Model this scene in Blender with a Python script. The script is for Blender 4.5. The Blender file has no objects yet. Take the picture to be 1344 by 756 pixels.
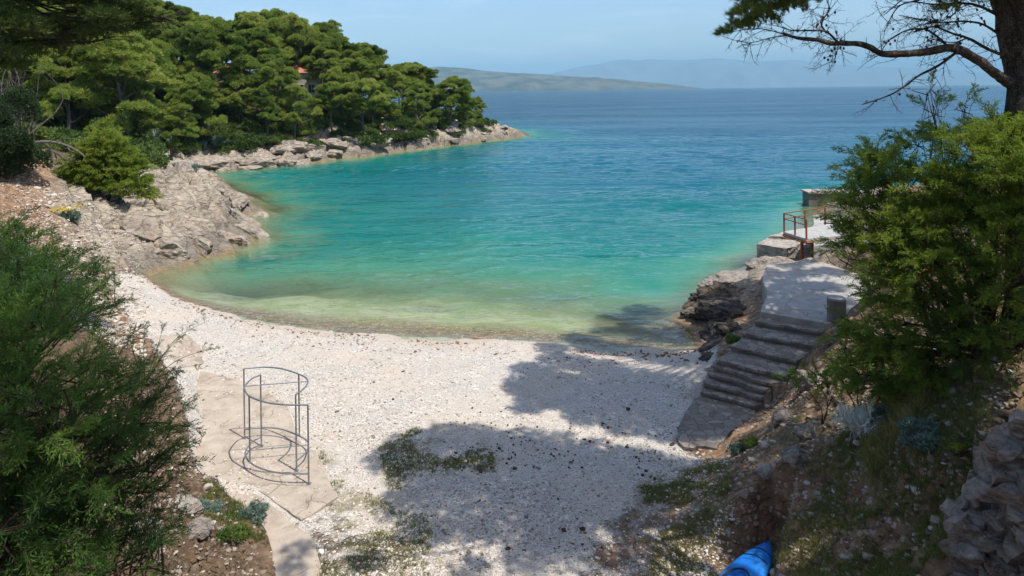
import bpy, math, random
import numpy as np
from mathutils import Vector, Matrix

random.seed(7)
RS = np.random.default_rng(11)
SC = bpy.context.scene
COL = SC.collection
R = math.radians

# ------------------------------------------------------------------ camera model
F, CXP, HY, CH = 896.0, 672.0, 118.5, 9.6
ROLL = R(0.70)
_c, _s = math.cos(ROLL), math.sin(ROLL)
SEA = -0.5

def ray(px, py):
    u, v = px - CXP, HY - py
    return u * _c + v * _s, F, v * _c - u * _s

def W(px, py, z=0.0):
    """world point of a photograph pixel at height z"""
    a, b, c = ray(px, py)
    t = (z - CH) / c
    return np.array([a * t, b * t, z])

def WD(px, py, D):
    a, b, c = ray(px, py)
    t = D / b
    return np.array([a * t, D, CH + c * t])

SUN_EL = R(67.0)
SUNH = np.array([0.775, -0.632])          # horizontal direction towards the sun
SUNV = np.array([SUNH[0] * math.cos(SUN_EL), SUNH[1] * math.cos(SUN_EL), math.sin(SUN_EL)])

# ------------------------------------------------------------------ noise (numpy)
def _hash(ix, iy, iz, seed):
    h = (ix.astype(np.int64) * 374761393 + iy.astype(np.int64) * 668265263 + iz.astype(np.int64) * 2147483647 + seed * 974711) & 0xFFFFFFFF
    h = ((h ^ (h >> 13)) * 1274126177) & 0xFFFFFFFF
    h = ((h ^ (h >> 16)) * 2246822519) & 0xFFFFFFFF
    return ((h ^ (h >> 15)) & 0xFFFFFF) / float(0xFFFFFF)

def vn(x, y, z=None, seed=0):
    x = np.asarray(x, float); y = np.asarray(y, float)
    ix, iy = np.floor(x), np.floor(y)
    fx, fy = x - ix, y - iy
    fx = fx * fx * fx * (fx * (fx * 6 - 15) + 10); fy = fy * fy * fy * (fy * (fy * 6 - 15) + 10)
    if z is None:
        zz = np.zeros_like(ix)
        a = _hash(ix, iy, zz, seed); b = _hash(ix + 1, iy, zz, seed)
        c = _hash(ix, iy + 1, zz, seed); d = _hash(ix + 1, iy + 1, zz, seed)
        return (a + (b - a) * fx + (c - a) * fy + (a - b - c + d) * fx * fy) * 2 - 1
    z = np.asarray(z, float); iz = np.floor(z); fz = z - iz; fz = fz * fz * (3 - 2 * fz)
    def lay(k):
        a = _hash(ix, iy, iz + k, seed); b = _hash(ix + 1, iy, iz + k, seed)
        c = _hash(ix, iy + 1, iz + k, seed); d = _hash(ix + 1, iy + 1, iz + k, seed)
        return a + (b - a) * fx + (c - a) * fy + (a - b - c + d) * fx * fy
    l0, l1 = lay(0), lay(1)
    return (l0 + (l1 - l0) * fz) * 2 - 1

def fbm(x, y, z=None, o=4, seed=0, gain=0.5):
    t, a, f = 0, 1.0, 1.0
    for i in range(o):
        t = t + a * vn(x * f + 17.3 * i, y * f - 9.1 * i, None if z is None else z * f, seed + i)
        a *= gain; f *= 2.03
    return t

def worley(x, y, seed=0):
    """F1, F2 and the id of the nearest cell"""
    ix, iy = np.floor(x), np.floor(y)
    f1 = np.full(x.shape, 9.0); f2 = np.full(x.shape, 9.0); cid = np.zeros(x.shape)
    z0 = np.zeros_like(ix)
    for dx in (-1, 0, 1):
        for dy in (-1, 0, 1):
            cx, cy = ix + dx, iy + dy
            qx = cx + _hash(cx, cy, z0, seed); qy = cy + _hash(cx, cy, z0 + 1, seed)
            d = np.hypot(x - qx, y - qy)
            near = d < f1
            f2 = np.where(near, f1, np.minimum(f2, d)); cid = np.where(near, _hash(cx, cy, z0 + 2, seed), cid)
            f1 = np.where(near, d, f1)
    return f1, f2, cid

def sstep(a, b, x):
    t = np.clip((x - a) / (b - a), 0, 1)
    return t * t * (3 - 2 * t)

def pdist(x, y, P):
    """distance of points to the open polyline P"""
    best = np.full(x.shape, 1e9)
    for (x0, y0), (x1, y1) in zip(P[:-1], P[1:]):
        dx, dy = x1 - x0, y1 - y0
        t = np.clip(((x - x0) * dx + (y - y0) * dy) / (dx * dx + dy * dy + 1e-12), 0, 1)
        best = np.minimum(best, np.hypot(x - x0 - t * dx, y - y0 - t * dy))
    return best

def inside(x, y, P):
    r = np.zeros(x.shape, bool)
    n = len(P)
    for i in range(n):
        x0, y0 = P[i]; x1, y1 = P[(i + 1) % n]
        if y0 == y1: continue
        c = ((y0 > y) != (y1 > y)) & (x < (x1 - x0) * (y - y0) / (y1 - y0) + x0)
        r ^= c
    return r

def smask(x, y, P, w):
    """soft polygon mask, 1 inside, fading over w"""
    d = pdist(x, y, list(P) + [P[0]])
    d = np.where(inside(x, y, P), d, -d)
    return sstep(-w, w, d)

# ------------------------------------------------------------------ terrain height
def wp(px, py, z):
    p = W(px, py, z); return (p[0], p[1])

coast_beach = [wp(*a, SEA) for a in ((200, 363), (240, 392), (330, 418), (450, 436), (560, 443), (680, 447), (760, 455), (850, 459), (922, 459))]
coast_left = [wp(*a, SEA) for a in ((200, 363), (250, 347), (305, 332), (345, 312), (330, 298), (356, 276), (330, 257), (300, 244), (272, 233), (266, 226))]
coast_far = [wp(*a, SEA) for a in ((266, 226), (330, 222), (400, 216), (450, 209), (520, 199), (590, 191), (640, 185), (688, 178))]
coast_right = [wp(922, 459, SEA), (7.7, 28.5), (8.1, 31), (10.6, 35), (13.6, 39.5), (17, 43), (22, 50), (26, 57.5), (42, 61), (95, 66)]
CP = []
def cp(x, y, h): CP.append((x, y, h))
for P in (coast_beach, coast_left, coast_far, coast_right):
    for q in P: cp(q[0], q[1], SEA)
cp(2, 166, SEA); cp(-25, 188, SEA); cp(-70, 215, SEA); cp(-128, 235, SEA)
# under water
PR_ = coast_right[2:]
for P_, side in ((coast_left[1:], -1), (coast_far, -1), (PR_, -1)):
    for (x0_, y0_), (x1_, y1_) in zip(P_[:-1], P_[1:]):
        dx_, dy_ = x1_ - x0_, y1_ - y0_; l_ = math.hypot(dx_, dy_); n_ = (dy_ / l_, -dx_ / l_) if P_ is not PR_ else (-dy_ / l_, dx_ / l_)
        if l_ < 30: cp((x0_ + x1_) / 2 + n_[0] * 2.6, (y0_ + y1_) / 2 + n_[1] * 2.6, -2.6)
for q in ((-12, 34, -0.95), (-6, 31.5, -0.85), (0, 30.5, -0.85), (5, 30, -0.9), (-12, 38, -1.6), (-4, 37, -1.7), (4, 36, -1.7), (-10, 46, -2.6), (0, 46, -3),
          (9, 40, -2.6), (-14, 58, -3.2), (4, 58, -4.6), (-22, 72, -3.2), (0, 80, -6.2), (14, 52, -4.6), (20, 62, -5.5), (-30, 84, -2.6), (-15, 96, -4), (10, 110, -7),
          (0, 130, -6.5), (16, 160, -9), (40, 120, -9), (50, 78, -8), (70, 95, -7), (12, 180, -10), (60, 260, -15), (-60, 260, -15),
          (90, 110, -8), (90, 260, -15), (-130, 260, -8), (12, 150, -6), (7, 142, -4)): cp(*q)
# beach
for q in ((300, 440, -.2), (450, 455, -.2), (600, 462, -.2), (750, 475, -.2), (880, 480, -.2)):
    p = wp(*q); cp(p[0], p[1], q[2])
for a in ((260, 470), (350, 500), (450, 520), (600, 520), (750, 540), (870, 540), (300, 560), (360, 610), (420, 650), (500, 620), (600, 620), (700, 640), (820, 640), (900, 620), (420, 740), (550, 740), (700, 740), (850, 740), (920, 735), (940, 600)):
    p = wp(*a, 0.0); cp(p[0], p[1], 0.0)
# left bank
for q in ((150, 372, .4), (175, 420, .35), (120, 335, 1.8), (60, 335, 2.6), (0, 335, 3.6), (215, 480, .4), (165, 500, 1.4), (205, 560, .9), (225, 620, .7), (150, 600, 2.2), (262, 668, .6), (240, 740, 1.0), (310, 740, .35), (180, 740, 1.8), (90, 560, 3.2)):
    p = wp(*q); cp(p[0], p[1], q[2])
# left headland (pixel, pixel, distance)
for q in ((300, 251, 62), (268, 240, 68), (215, 224, 60), (240, 262, 54), (290, 285, 53), (130, 262, 44), (200, 300, 42), (250, 320, 43), (100, 300, 36), (40, 225, 42), (0, 255, 35), (0, 185, 50), (225, 212, 74), (180, 200, 80), (105, 205, 60), (30, 195, 62), (160, 330, 38.5), (60, 270, 37)):
    p = WD(*q); cp(*p)
# far headland
for q in ((-41, 95, 2.0), (-33, 98, 1.8), (-24, 110, 1.8), (-17, 121, 1.8), (-9, 132, 1.6), (-3, 143, 1.3), (0, 150, .8), (-46, 92, 3), (-36.5, 135, 10), (-45.6, 122, 12.5), (-17.5, 140, 5.5), (-9.7, 142, 3),
          (-66, 122, 16), (-45, 106, 6.5), (-32, 118, 6.5), (-62, 90, 6), (-80, 100, 13), (-90, 70, 10), (-60, 68, 6), (-50, 50, 7), (-40, 30, 7), (-130, 60, 14), (-130, 150, 14), (-60, 165, 9), (-30, 162, 5), (-8, 156, 1.8)): cp(*q)
# right side
for q in ((1060, 520, 17), (1010, 600, 15.5), (1100, 640, 13), (1200, 700, 11), (1040, 745, 12.3), (1250, 600, 11), (1200, 560, 12), (1300, 380, 14), (1344, 500, 11), (1180, 480, 15), (1130, 440, 19), (985, 640, 14.6), (1100, 560, 14.5)):
    p = WD(*q); cp(*p)
for q in ((5.6, 21.2, 0), (7.3, 20.3, .1), (8.8, 24.2, 1.3), (10.2, 22, 2.0), (11.5, 28, 1.3), (13.5, 33, 1.0), (10.2, 31, .6), (16, 37, .9), (19, 30, 3), (25, 40, 3.2), (30, 54, 1.5), (14, 22, 4), (20, 20, 6), (45, 50, 5), (90, 40, 9), (28, 10, 9),
          (0, 0, 7.9), (0, 6, 3.2), (-1, 10, .7), (3, 10, .7), (3, 7, 2.4), (-4, 8, 3), (-6, 5, 5), (5, 5, 4.5), (-9, 12, 4), (-15, 16, 5), (-20, 22, 5), (0, -30, 10), (-60, -30, 10), (-130, -30, 14), (90, -30, 12), (-12, 3, 7), (10, 3, 7)): cp(*q)
CPA = np.array(CP)
def _solve():
    P = CPA[:, :2] / 50.0; n = len(P)
    D = np.hypot(P[:, None, 0] - P[None, :, 0], P[:, None, 1] - P[None, :, 1])
    A = np.zeros((n + 3, n + 3)); A[:n, :n] = D - np.eye(n) * 1e-3
    A[:n, n] = 1; A[:n, n + 1:] = P; A[n, :n] = 1; A[n + 1:, :n] = P.T
    return np.linalg.solve(A, np.concatenate([CPA[:, 2], [0, 0, 0]]))
WTS = _solve()
def hbase(x, y):
    x = np.clip(x, -130, 95) / 50.0; y = np.clip(y, -30, 260) / 50.0
    P = CPA[:, :2] / 50.0; n = len(P)
    h = np.full(x.shape, WTS[n]) + WTS[n + 1] * x + WTS[n + 2] * y
    for i in range(n):
        h += WTS[i] * np.hypot(x - P[i, 0], y - P[i, 1])
    return h

BEACH = [wp(196, 366, -.3), wp(235, 395, -.5), wp(330, 418, -.5), wp(450, 436, -.5), wp(680, 447, -.5), wp(925, 459, -.5), wp(945, 470, 0), wp(915, 520, 0), wp(890, 575, 0), wp(950, 620, 0),
         wp(960, 700, 0), wp(920, 900, 0), wp(400, 900, 0), wp(400, 756, 0), wp(330, 680, 0), wp(255, 620, .2), wp(235, 520, .3), wp(200, 460, .3), wp(150, 400, .4), wp(145, 366, .5)]
SHALLOW = BEACH[:0] + [wp(190, 360, -.5), (-19, 50), (4, 50), (9, 30), (8, 25), (-18, 30)]
ORANGE = [wp(-60, 400, 3), wp(20, 350, 3), wp(90, 345, 2.6), wp(150, 345, 1), wp(140, 320, 1.6), wp(80, 260, 3.4), wp(60, 200, 5.4), wp(0, 190, 5.6), wp(-60, 190, 5.5)]
ROCKL = [wp(150, 372, .2), wp(210, 372, -.5), (-12, 42), (-12, 62), (-30, 92), (-50, 92), tuple(WD(180, 195, 78)[:2]), tuple(WD(100, 215, 52)[:2]), tuple(WD(70, 250, 40)[:2]), wp(110, 330, 2.2)]
SLAB1 = [(262, 486), (300, 495), (338, 505), (372, 528), (384, 548), (392, 580), (412, 592), (443, 652), (396, 682), (370, 664), (338, 640), (270, 632), (250, 596), (262, 545), (252, 510)]
SLAB2 = [(290, 646), (335, 648), (368, 672), (392, 690), (413, 712), (420, 756), (424, 800), (352, 800), (358, 735), (345, 690)]
SLAB3 = [(196, 440), (246, 440), (262, 455), (268, 476), (246, 484), (225, 478)]
APR = [(917, 515), (884, 570), (888, 588), (948, 592), (998, 535)]
KAY = [(1012, 700), (1040, 712), (1000, 830), (880, 830), (935, 740)]
FLAT = [([wp(*q, .05) for q in SLAB1], .03), ([wp(*q, .05) for q in SLAB2], .03), ([wp(*q, .05) for q in SLAB3], .08), ([wp(*q, .0) for q in KAY], .02), ([wp(*q, .0) for q in APR], .0)]
STAIR = [(5.2, 21.5), (7.4, 20.2), (11.2, 22.6), (15.3, 27), (14, 31), (11.3, 30.6), (8.6, 24.6)]

def terrain(x, y, detail=True):
    h = hbase(x, y)
    beach = smask(x, y, BEACH, 0.7)
    rl = smask(x, y, ROCKL, 1.2)
    dl = pdist(x, y, coast_left); df = pdist(x, y, coast_far); dr = pdist(x, y, coast_right[1:])
    rf = sstep(11, 7, df + 2.5 * vn(x * .15, y * .15, seed=5)) * (y > 70)
    rr = sstep(6, 3.5, dr + 1.0 * vn(x * .3, y * .3, seed=6)) * sstep(27.3, 30, y)
    rock = np.clip(np.maximum(np.maximum(rl, rf), rr), 0, 1) * (1 - beach)
    orange = smask(x, y, ORANGE, 1.0)
    rbank = sstep(5.3, 6.5, x - .2 * (y - 13)) * sstep(26, 21, y) * (1 - beach)
    lbank = sstep(-3.6, -5.5, x + 0.1 * (y - 14)) * sstep(32, 26, y) * (1 - beach)
    stair = smask(x, y, STAIR, 0.25)
    crev = np.zeros_like(h)
    if detail:
        # beach undulation
        h = h + beach * (0.05 * fbm(x * .35, y * .35, seed=3, o=3) + 0.012 * vn(x * 4, y * 4, seed=9) + .028 * fbm(x * 1.3, y * 1.3, seed=19, o=2))
        near = sstep(75, 60, y) * (h > -3)
        # bedded left headland rock: beds run down to the water
        a = R(-40)
        u = x * math.cos(a) + y * math.sin(a); v = -x * math.sin(a) + y * math.cos(a)
        wv = v + 0.9 * vn(u * .12, v * .2, seed=21) + .25 * vn(x * .7, y * .7, seed=22)
        saw = (wv / 3.1) % 1.0; saw2 = (wv / 1.15 + .35 * vn(u * .25, v * .4, seed=8)) % 1.0
        bed = 1.9 * (saw ** 1.15 - .45) * (0.7 + .5 * vn(u * .1, v * .3, seed=24)) + 0.36 * (saw2 ** 1.3 - .4)
        f1, f2, cid = worley(u * .16 + .5 * vn(x * .4, y * .4, seed=2), wv * .42 + .3 * vn(x * .6, y * .6, seed=1), seed=4)
        crack = sstep(.07, 0.0, f2 - f1)
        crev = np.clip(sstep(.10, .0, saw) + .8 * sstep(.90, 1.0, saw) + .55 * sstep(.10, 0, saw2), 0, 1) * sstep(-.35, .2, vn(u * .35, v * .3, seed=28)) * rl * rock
        h = h - .45 * crev
        h = h + rl * rock * (.12 + .88 * sstep(-1.0, .6, h)) * (bed + .8 * (cid - .5) - .45 * crack + .3 * fbm(x * .5, y * .5, o=3, seed=30) + .06 * fbm(u * .8, v * 3.0, o=3, seed=31))
        # far shore and right shore: blocky ledges
        g1, g2, gid = worley(x * .17 + .35 * vn(x * .3, y * .3, seed=12), y * .17 + .35 * vn(x * .3, y * .3, seed=13), seed=14)
        k1, k2, kid = worley(x * .62 + .3 * vn(x * .9, y * .9, seed=12), y * .62, seed=15)
        blk = 1.7 * (gid - .40) - .7 * sstep(.13, 0, g2 - g1) + .8 * (kid - .5) - .3 * sstep(.12, 0, k2 - k1) + .2 * fbm(x * 1.3, y * 1.3, o=3, seed=33)
        h = h + (rf * (1 - rl)) * np.where(h > -1.5, 1, 0) * (blk * 0.95 - .25) * sstep(-2.2, .3, h)
        h = h + (rr * (1 - rf) * (1 - rl) * (1 - stair)) * (blk * .38) * sstep(-1.6, .2, h)
        # rubble banks
        m1, m2, mid = worley(x * 1.5 + .3 * vn(x * 2, y * 2, seed=41), y * 1.5, seed=42)
        n1, n2, nid = worley(x * 3.6, y * 3.6, seed=43)
        rub = .35 * (mid - .5) - .16 * sstep(.14, 0, m2 - m1) + .13 * (nid - .5) + .12 * fbm(x * 2, y * 2, o=4, seed=44)
        h = h + np.maximum(np.maximum(rbank, lbank), orange * .8) * rub * (1 - stair) * .6 * (1 - rock)
        # eroded bank lip beside the beach on the right
        rest = (1 - rock) * (1 - beach) * (1 - np.maximum(rbank, lbank))
        h = h + rest * .25 * fbm(x * .4, y * .4, o=4, seed=51) * sstep(-.6, .4, h)
        h = h + (h < SEA) * .12 * fbm(x * .5, y * .5, o=3, seed=61) * sstep(SEA, SEA - 1, h)
    # ground stays under stairs and walkway
    for P_, z_ in FLAT: 
        k_ = smask(x, y, P_, .22); h = h * (1 - k_) + (z_ - .05) * k_
    s = np.clip(((x - 5.84) * .714 + (y - 21.3) * .70) / 4.1, -.2, 2.0)
    hs = np.clip(s, 0, 1) * 1.6 - .35
    hs = np.where(s > 1, 1.25, hs)
    h = h * (1 - stair) + np.minimum(h, hs) * stair
    return h, dict(rock=rock, beach=beach, orange=orange, rl=rl, rf=rf, rbank=rbank, lbank=lbank, stair=stair, crev=crev)

def hz(x, y):
    return float(terrain(np.array([float(x)]), np.array([float(y)]))[0][0])
def hza(x, y):
    return terrain(np.asarray(x, float), np.asarray(y, float))[0]

# ------------------------------------------------------------------ mesh helpers
class Geo:
    def __init__(s):
        s.V = []; s.F = []; s.n = 0; s.A = []; s.M = []
    def add(s, V, Fc, var=None, mat=0):
        V = np.asarray(V, float).reshape(-1, 3); Fc = np.asarray(Fc, np.int64)
        s.V.append(V); s.F.append(Fc + s.n); s.n += len(V)
        s.A.append(np.full(len(V), .5) if var is None else np.broadcast_to(np.asarray(var, float), (len(V),)))
        s.M.append(np.full(len(Fc), mat))
    def build(s, name, mat, parent=None, smooth=False, loc=None, extra=None):
        me = bpy.data.meshes.new(name)
        V = np.concatenate(s.V) if s.V else np.zeros((0, 3))
        if loc is not None: V = V - np.asarray(loc, float)
        me.vertices.add(len(V)); me.vertices.foreach_set('co', V.ravel())
        loops = np.concatenate([f.ravel() for f in s.F]); tot = np.concatenate([np.full(len(f), f.shape[1]) for f in s.F])
        me.loops.add(len(loops)); me.loops.foreach_set('vertex_index', loops)
        me.polygons.add(len(tot)); st = np.concatenate([[0], np.cumsum(tot)[:-1]])
        me.polygons.foreach_set('loop_start', st)
        me.polygons.foreach_set('material_index', np.concatenate(s.M).astype(np.int32))
        if smooth: me.polygons.foreach_set('use_smooth', np.ones(len(tot), bool))
        me.update(calc_edges=True)
        if not smooth: me.shade_flat()
        at = me.attributes.new('var', 'FLOAT', 'POINT'); at.data.foreach_set('value', np.concatenate(s.A))
        for k, v in (extra or {}).items():
            at = me.attributes.new(k, 'FLOAT', 'POINT'); at.data.foreach_set('value', np.asarray(v, float))
        for m in (mat if isinstance(mat, (list, tuple)) else [mat]): me.materials.append(m)
        o = bpy.data.objects.new(name, me); COL.objects.link(o)
        if loc is not None and parent is None: o.location = loc
        if parent: o.parent = parent
        return o

def tag(o, label=None, cat=None, group=None, kind=None):
    if label: o['label'] = label
    if cat: o['category'] = cat
    if group: o['group'] = group
    if kind: o['kind'] = kind
    return o
def empty(name, loc=(0, 0, 0), label=None, cat=None, group=None, rz=0):
    o = bpy.data.objects.new(name, None); COL.objects.link(o); o.location = loc; o.rotation_euler.z = rz
    o.empty_display_size = .3
    return tag(o, label, cat, group)
def copy_tree(o, parent=None):
    c = o.copy(); COL.objects.link(c); c.parent = parent
    for ch in [k for k in bpy.data.objects if k.parent == o]: copy_tree(ch, c)
    return c
def copy_thing(o, kids):
    c = o.copy(); COL.objects.link(c)
    for ch in kids:
        k = ch.copy(); COL.objects.link(k); k.parent = c
    return c

def spline(P, n):
    P = np.asarray(P, float)
    if len(P) < 3:
        t = np.linspace(0, 1, n)[:, None]; return P[0] * (1 - t) + P[-1] * t
    Q = np.vstack([2 * P[0] - P[1], P, 2 * P[-1] - P[-2]])
    out = []
    m = len(P) - 1
    for t in np.linspace(0, m - 1e-9, n):
        i = int(t); f = t - i
        a, b, c, d = Q[i], Q[i + 1], Q[i + 2], Q[i + 3]
        out.append(.5 * ((2 * b) + (-a + c) * f + (2 * a - 5 * b + 4 * c - d) * f * f + (-a + 3 * b - 3 * c + d) * f ** 3))
    return np.array(out)

def tube(g, P, r, sides=6, var=None, rough=0, seed=0, caps=True):
    P = np.asarray(P, float); n = len(P)
    r = np.broadcast_to(np.asarray(r, float), (n,))
    T = np.gradient(P, axis=0); T /= np.linalg.norm(T, axis=1)[:, None] + 1e-9
    up = np.array([0, 0, 1.0]) if abs(T[0][2]) < .9 else np.array([1.0, 0, 0])
    N = np.cross(T[0], up); N /= np.linalg.norm(N)
    rings = []
    a = np.linspace(0, 2 * np.pi, sides, endpoint=False)
    for i in range(n):
        N = N - T[i] * np.dot(N, T[i]); N /= np.linalg.norm(N) + 1e-9
        B = np.cross(T[i], N)
        rr = r[i] * (1 + (rough * (vn(a * 2.1 + i * .7, a * 0 + i * .45 + seed, seed=seed)) if rough else 0))
        rings.append(P[i] + (np.cos(a) * rr)[:, None] * N + (np.sin(a) * rr)[:, None] * B)
    V = np.vstack(rings)
    i, j = np.meshgrid(np.arange(n - 1), np.arange(sides), indexing='ij')
    j2 = (j + 1) % sides
    Q = np.stack([i * sides + j, i * sides + j2, (i + 1) * sides + j2, (i + 1) * sides + j], -1).reshape(-1, 4)
    g.add(V, Q, var)
    if caps:
        for k, rev in ((0, True), (n - 1, False)):
            c = len(g.V)
            ring = V[k * sides:(k + 1) * sides]
            VV = np.vstack([ring, P[k]]); Fc = [[b, (b + 1) % sides, sides] for b in range(sides)]
            if rev: Fc = [f[::-1] for f in Fc]
            g.add(VV, Fc, var)

def box(g, c, s, rz=0, var=None, tilt=0, jitter=0):
    sx, sy, sz = [k / 2 for k in s]
    V = np.array([[x, y, z] for z in (-sz, sz) for (x, y) in ((-sx, -sy), (sx, -sy), (sx, sy), (-sx, sy))])
    if jitter: V = V + RS.normal(0, jitter, V.shape)
    if tilt: 
        ct, st_ = math.cos(tilt), math.sin(tilt); V = np.stack([V[:, 0], V[:, 1] * ct - V[:, 2] * st_, V[:, 1] * st_ + V[:, 2] * ct], 1)
    cz, sz_ = math.cos(rz), math.sin(rz)
    V = np.stack([V[:, 0] * cz - V[:, 1] * sz_, V[:, 0] * sz_ + V[:, 1] * cz, V[:, 2]], 1) + np.asarray(c, float)
    g.add(V, [[0, 3, 2, 1], [4, 5, 6, 7], [0, 1, 5, 4], [1, 2, 6, 5], [2, 3, 7, 6], [3, 0, 4, 7]], var)

def prism(P, z0, z1, name, mat, parent=None, bevel=0.0, rough=0.0, top_noise=0.0, cell=.25):
    """irregular slab: outline P (world xy), roughened edge, gridded top"""
    import bmesh
    P = np.asarray(P, float)
    pts = []
    for a, b in zip(P, np.roll(P, -1, 0)):
        n = max(2, int(np.hypot(*(b - a)) / cell))
        for t in np.arange(n) / n: pts.append(a + (b - a) * t)
    pts = np.array(pts)
    if rough: pts = pts + np.stack([fbm(pts[:, 0] * 2, pts[:, 1] * 2, seed=71), fbm(pts[:, 0] * 2, pts[:, 1] * 2, seed=75)], 1) * rough
    bm = bmesh.new()
    zt = np.array([z1(p) if callable(z1) else z1 for p in pts]); zb = np.array([z0(p) if callable(z0) else z0 for p in pts])
    top = [bm.verts.new((p[0], p[1], z)) for p, z in zip(pts, zt)]
    bot = [bm.verts.new((p[0], p[1], z)) for p, z in zip(pts, zb)]
    bm.faces.new(top); n = len(top)
    for i in range(n): bm.faces.new((bot[i], bot[(i + 1) % n], top[(i + 1) % n], top[i]))
    bm.faces.new(bot[::-1])
    if bevel:
        ed = [e for e in bm.edges if e.verts[0] in set(top) and e.verts[1] in set(top)]
        bmesh.ops.bevel(bm, geom=ed, offset=bevel, segments=2, affect='EDGES', profile=.6)
    bmesh.ops.recalc_face_normals(bm, faces=bm.faces)
    me = bpy.data.meshes.new(name); bm.to_mesh(me); bm.free(); me.materials.append(mat)
    o = bpy.data.objects.new(name, me); COL.objects.link(o)
    if parent: o.parent = parent
    return o

_ico = {}
def ico(sub):
    if sub not in _ico:
        import bmesh
        bm = bmesh.new(); bmesh.ops.create_icosphere(bm, subdivisions=sub, radius=1)
        V = np.array([v.co[:] for v in bm.verts]); Fc = np.array([[v.index for v in f.verts] for f in bm.faces]); bm.free()
        _ico[sub] = (V, Fc)
    return _ico[sub]

def rock_geo(g, c, s, rz=0, sub=4, seed=0, amp=.35, freq=1.3, ledge=.0, var=.5, cut=.25, hf=.28, lims=(.55, .9)):
    V, Fc = ico(sub)
    V = V.copy(); U = V * freq + seed * 3.7
    d = 1 + amp * fbm(U[:, 0], U[:, 1], U[:, 2], o=2, seed=seed) 
    # facet cuts: clip against random planes for a broken look
    V = V * d[:, None]
    rr = np.random.default_rng(seed + 100)
    for _ in range(13):
        n = rr.normal(size=3); n /= np.linalg.norm(n); lim = rr.uniform(*lims)
        e = V @ n - lim
        V = V - np.clip(e, 0, None)[:, None] * n * (1 - cut)
    U = V * freq * 3 + seed
    V = V * (1 + amp * hf * fbm(U[:, 0], U[:, 1], U[:, 2], o=4, seed=seed + 5))[:, None]
    V = V * np.asarray(s, float)
    if ledge:
        V[:, 2] += ledge * ((V[:, 2] / ledge * 1.3 + vn(V[:, 0], V[:, 1], seed=seed)) % 1.0 - .5) * .8
    cz, sz = math.cos(rz), math.sin(rz)
    V = np.stack([V[:, 0] * cz - V[:, 1] * sz, V[:, 0] * sz + V[:, 1] * cz, V[:, 2]], 1)
    g.add(V + np.asarray(c, float), Fc, var)

# ------------------------------------------------------------------ materials
def newmat(name):
    m = bpy.data.materials.new(name); m.use_nodes = True
    nt = m.node_tree; nt.nodes.clear()
    return m, nt
class NB:
    def __init__(s, nt): s.nt = nt
    def n(s, t, **k):
        x = s.nt.nodes.new(t)
        for a, b in k.items():
            if a == 'inp':
                for i, v in b.items():
                    sock = x.inputs[i]
                    if hasattr(v, 'is_output') or isinstance(v, bpy.types.NodeSocket): s.nt.links.new(v, sock)
                    else: sock.default_value = v
            else: setattr(x, a, b)
        return x
    def attr(s, name): return s.n('ShaderNodeAttribute', attribute_name=name).outputs['Fac']
    def pos(s): return s.n('ShaderNodeNewGeometry').outputs['Position']
    def obj(s): return s.n('ShaderNodeTexCoord').outputs['Object']
    def mapping(s, v, scale=(1, 1, 1), rot=(0, 0, 0)):
        return s.n('ShaderNodeMapping', inp={'Vector': v, 'Scale': scale, 'Rotation': rot}).outputs[0]
    def noise(s, v, scale, detail=4, rough=.55, dist=0):
        return s.n('ShaderNodeTexNoise', inp={'Vector': v, 'Scale': scale, 'Detail': detail, 'Roughness': rough, 'Distortion': dist}).outputs['Fac']
    def vor(s, v, scale, feature='F1', out='Distance', rand=1.0):
        x = s.n('ShaderNodeTexVoronoi', feature=feature, inp={'Vector': v, 'Scale': scale, 'Randomness': rand}); return x.outputs[out]
    def mix(s, f, a, b, bt='MIX'):
        x = s.n('ShaderNodeMix', data_type='RGBA', blend_type=bt)
        for i, v in ((0, f), (6, a), (7, b)):
            if isinstance(v, bpy.types.NodeSocket): s.nt.links.new(v, x.inputs[i])
            else: x.inputs[i].default_value = v if i == 0 else (tuple(v) + (1,))[:4]
        return x.outputs[2]
    def math(s, op, a, b=0.0, clamp=False):
        x = s.n('ShaderNodeMath', operation=op, use_clamp=clamp)
        for i, v in ((0, a), (1, b)):
            if isinstance(v, bpy.types.NodeSocket): s.nt.links.new(v, x.inputs[i])
            else: x.inputs[i].default_value = v
        return x.outputs[0]
    def rng(s, v, a, b, c=0.0, d=1.0):
        return s.n('ShaderNodeMapRange', interpolation_type='SMOOTHSTEP', inp={0: v, 1: a, 2: b, 3: c, 4: d}).outputs[0]
    def ramp(s, v, stops, interp='LINEAR'):
        x = s.n('ShaderNodeValToRGB'); s.nt.links.new(v, x.inputs[0]); r = x.color_ramp; r.interpolation = interp
        while len(r.elements) < len(stops): r.elements.new(.5)
        for e, (p, c) in zip(r.elements, stops): e.position = p; e.color = tuple(c) + (1,)
        return x.outputs[0]
    def bump(s, h, strength=.5, dist=.05, normal=None):
        x = s.n('ShaderNodeBump', inp={'Height': h, 'Strength': strength, 'Distance': dist})
        if normal is not None: s.nt.links.new(normal, x.inputs['Normal'])
        return x.outputs[0]
    def out(s, sh, disp=None):
        o = s.n('ShaderNodeOutputMaterial'); s.nt.links.new(sh, o.inputs['Surface'])
    def pbr(s, col, rough=.9, normal=None, spec=.3, metal=0, **k):
        x = s.n('ShaderNodeBsdfPrincipled', inp={'Base Color': col if isinstance(col, bpy.types.NodeSocket) else tuple(col) + (1,), 'Roughness': rough, 'Specular IOR Level': spec, 'Metallic': metal})
        if normal is not None: s.nt.links.new(normal, x.inputs['Normal'])
        return x.outputs[0]

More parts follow.
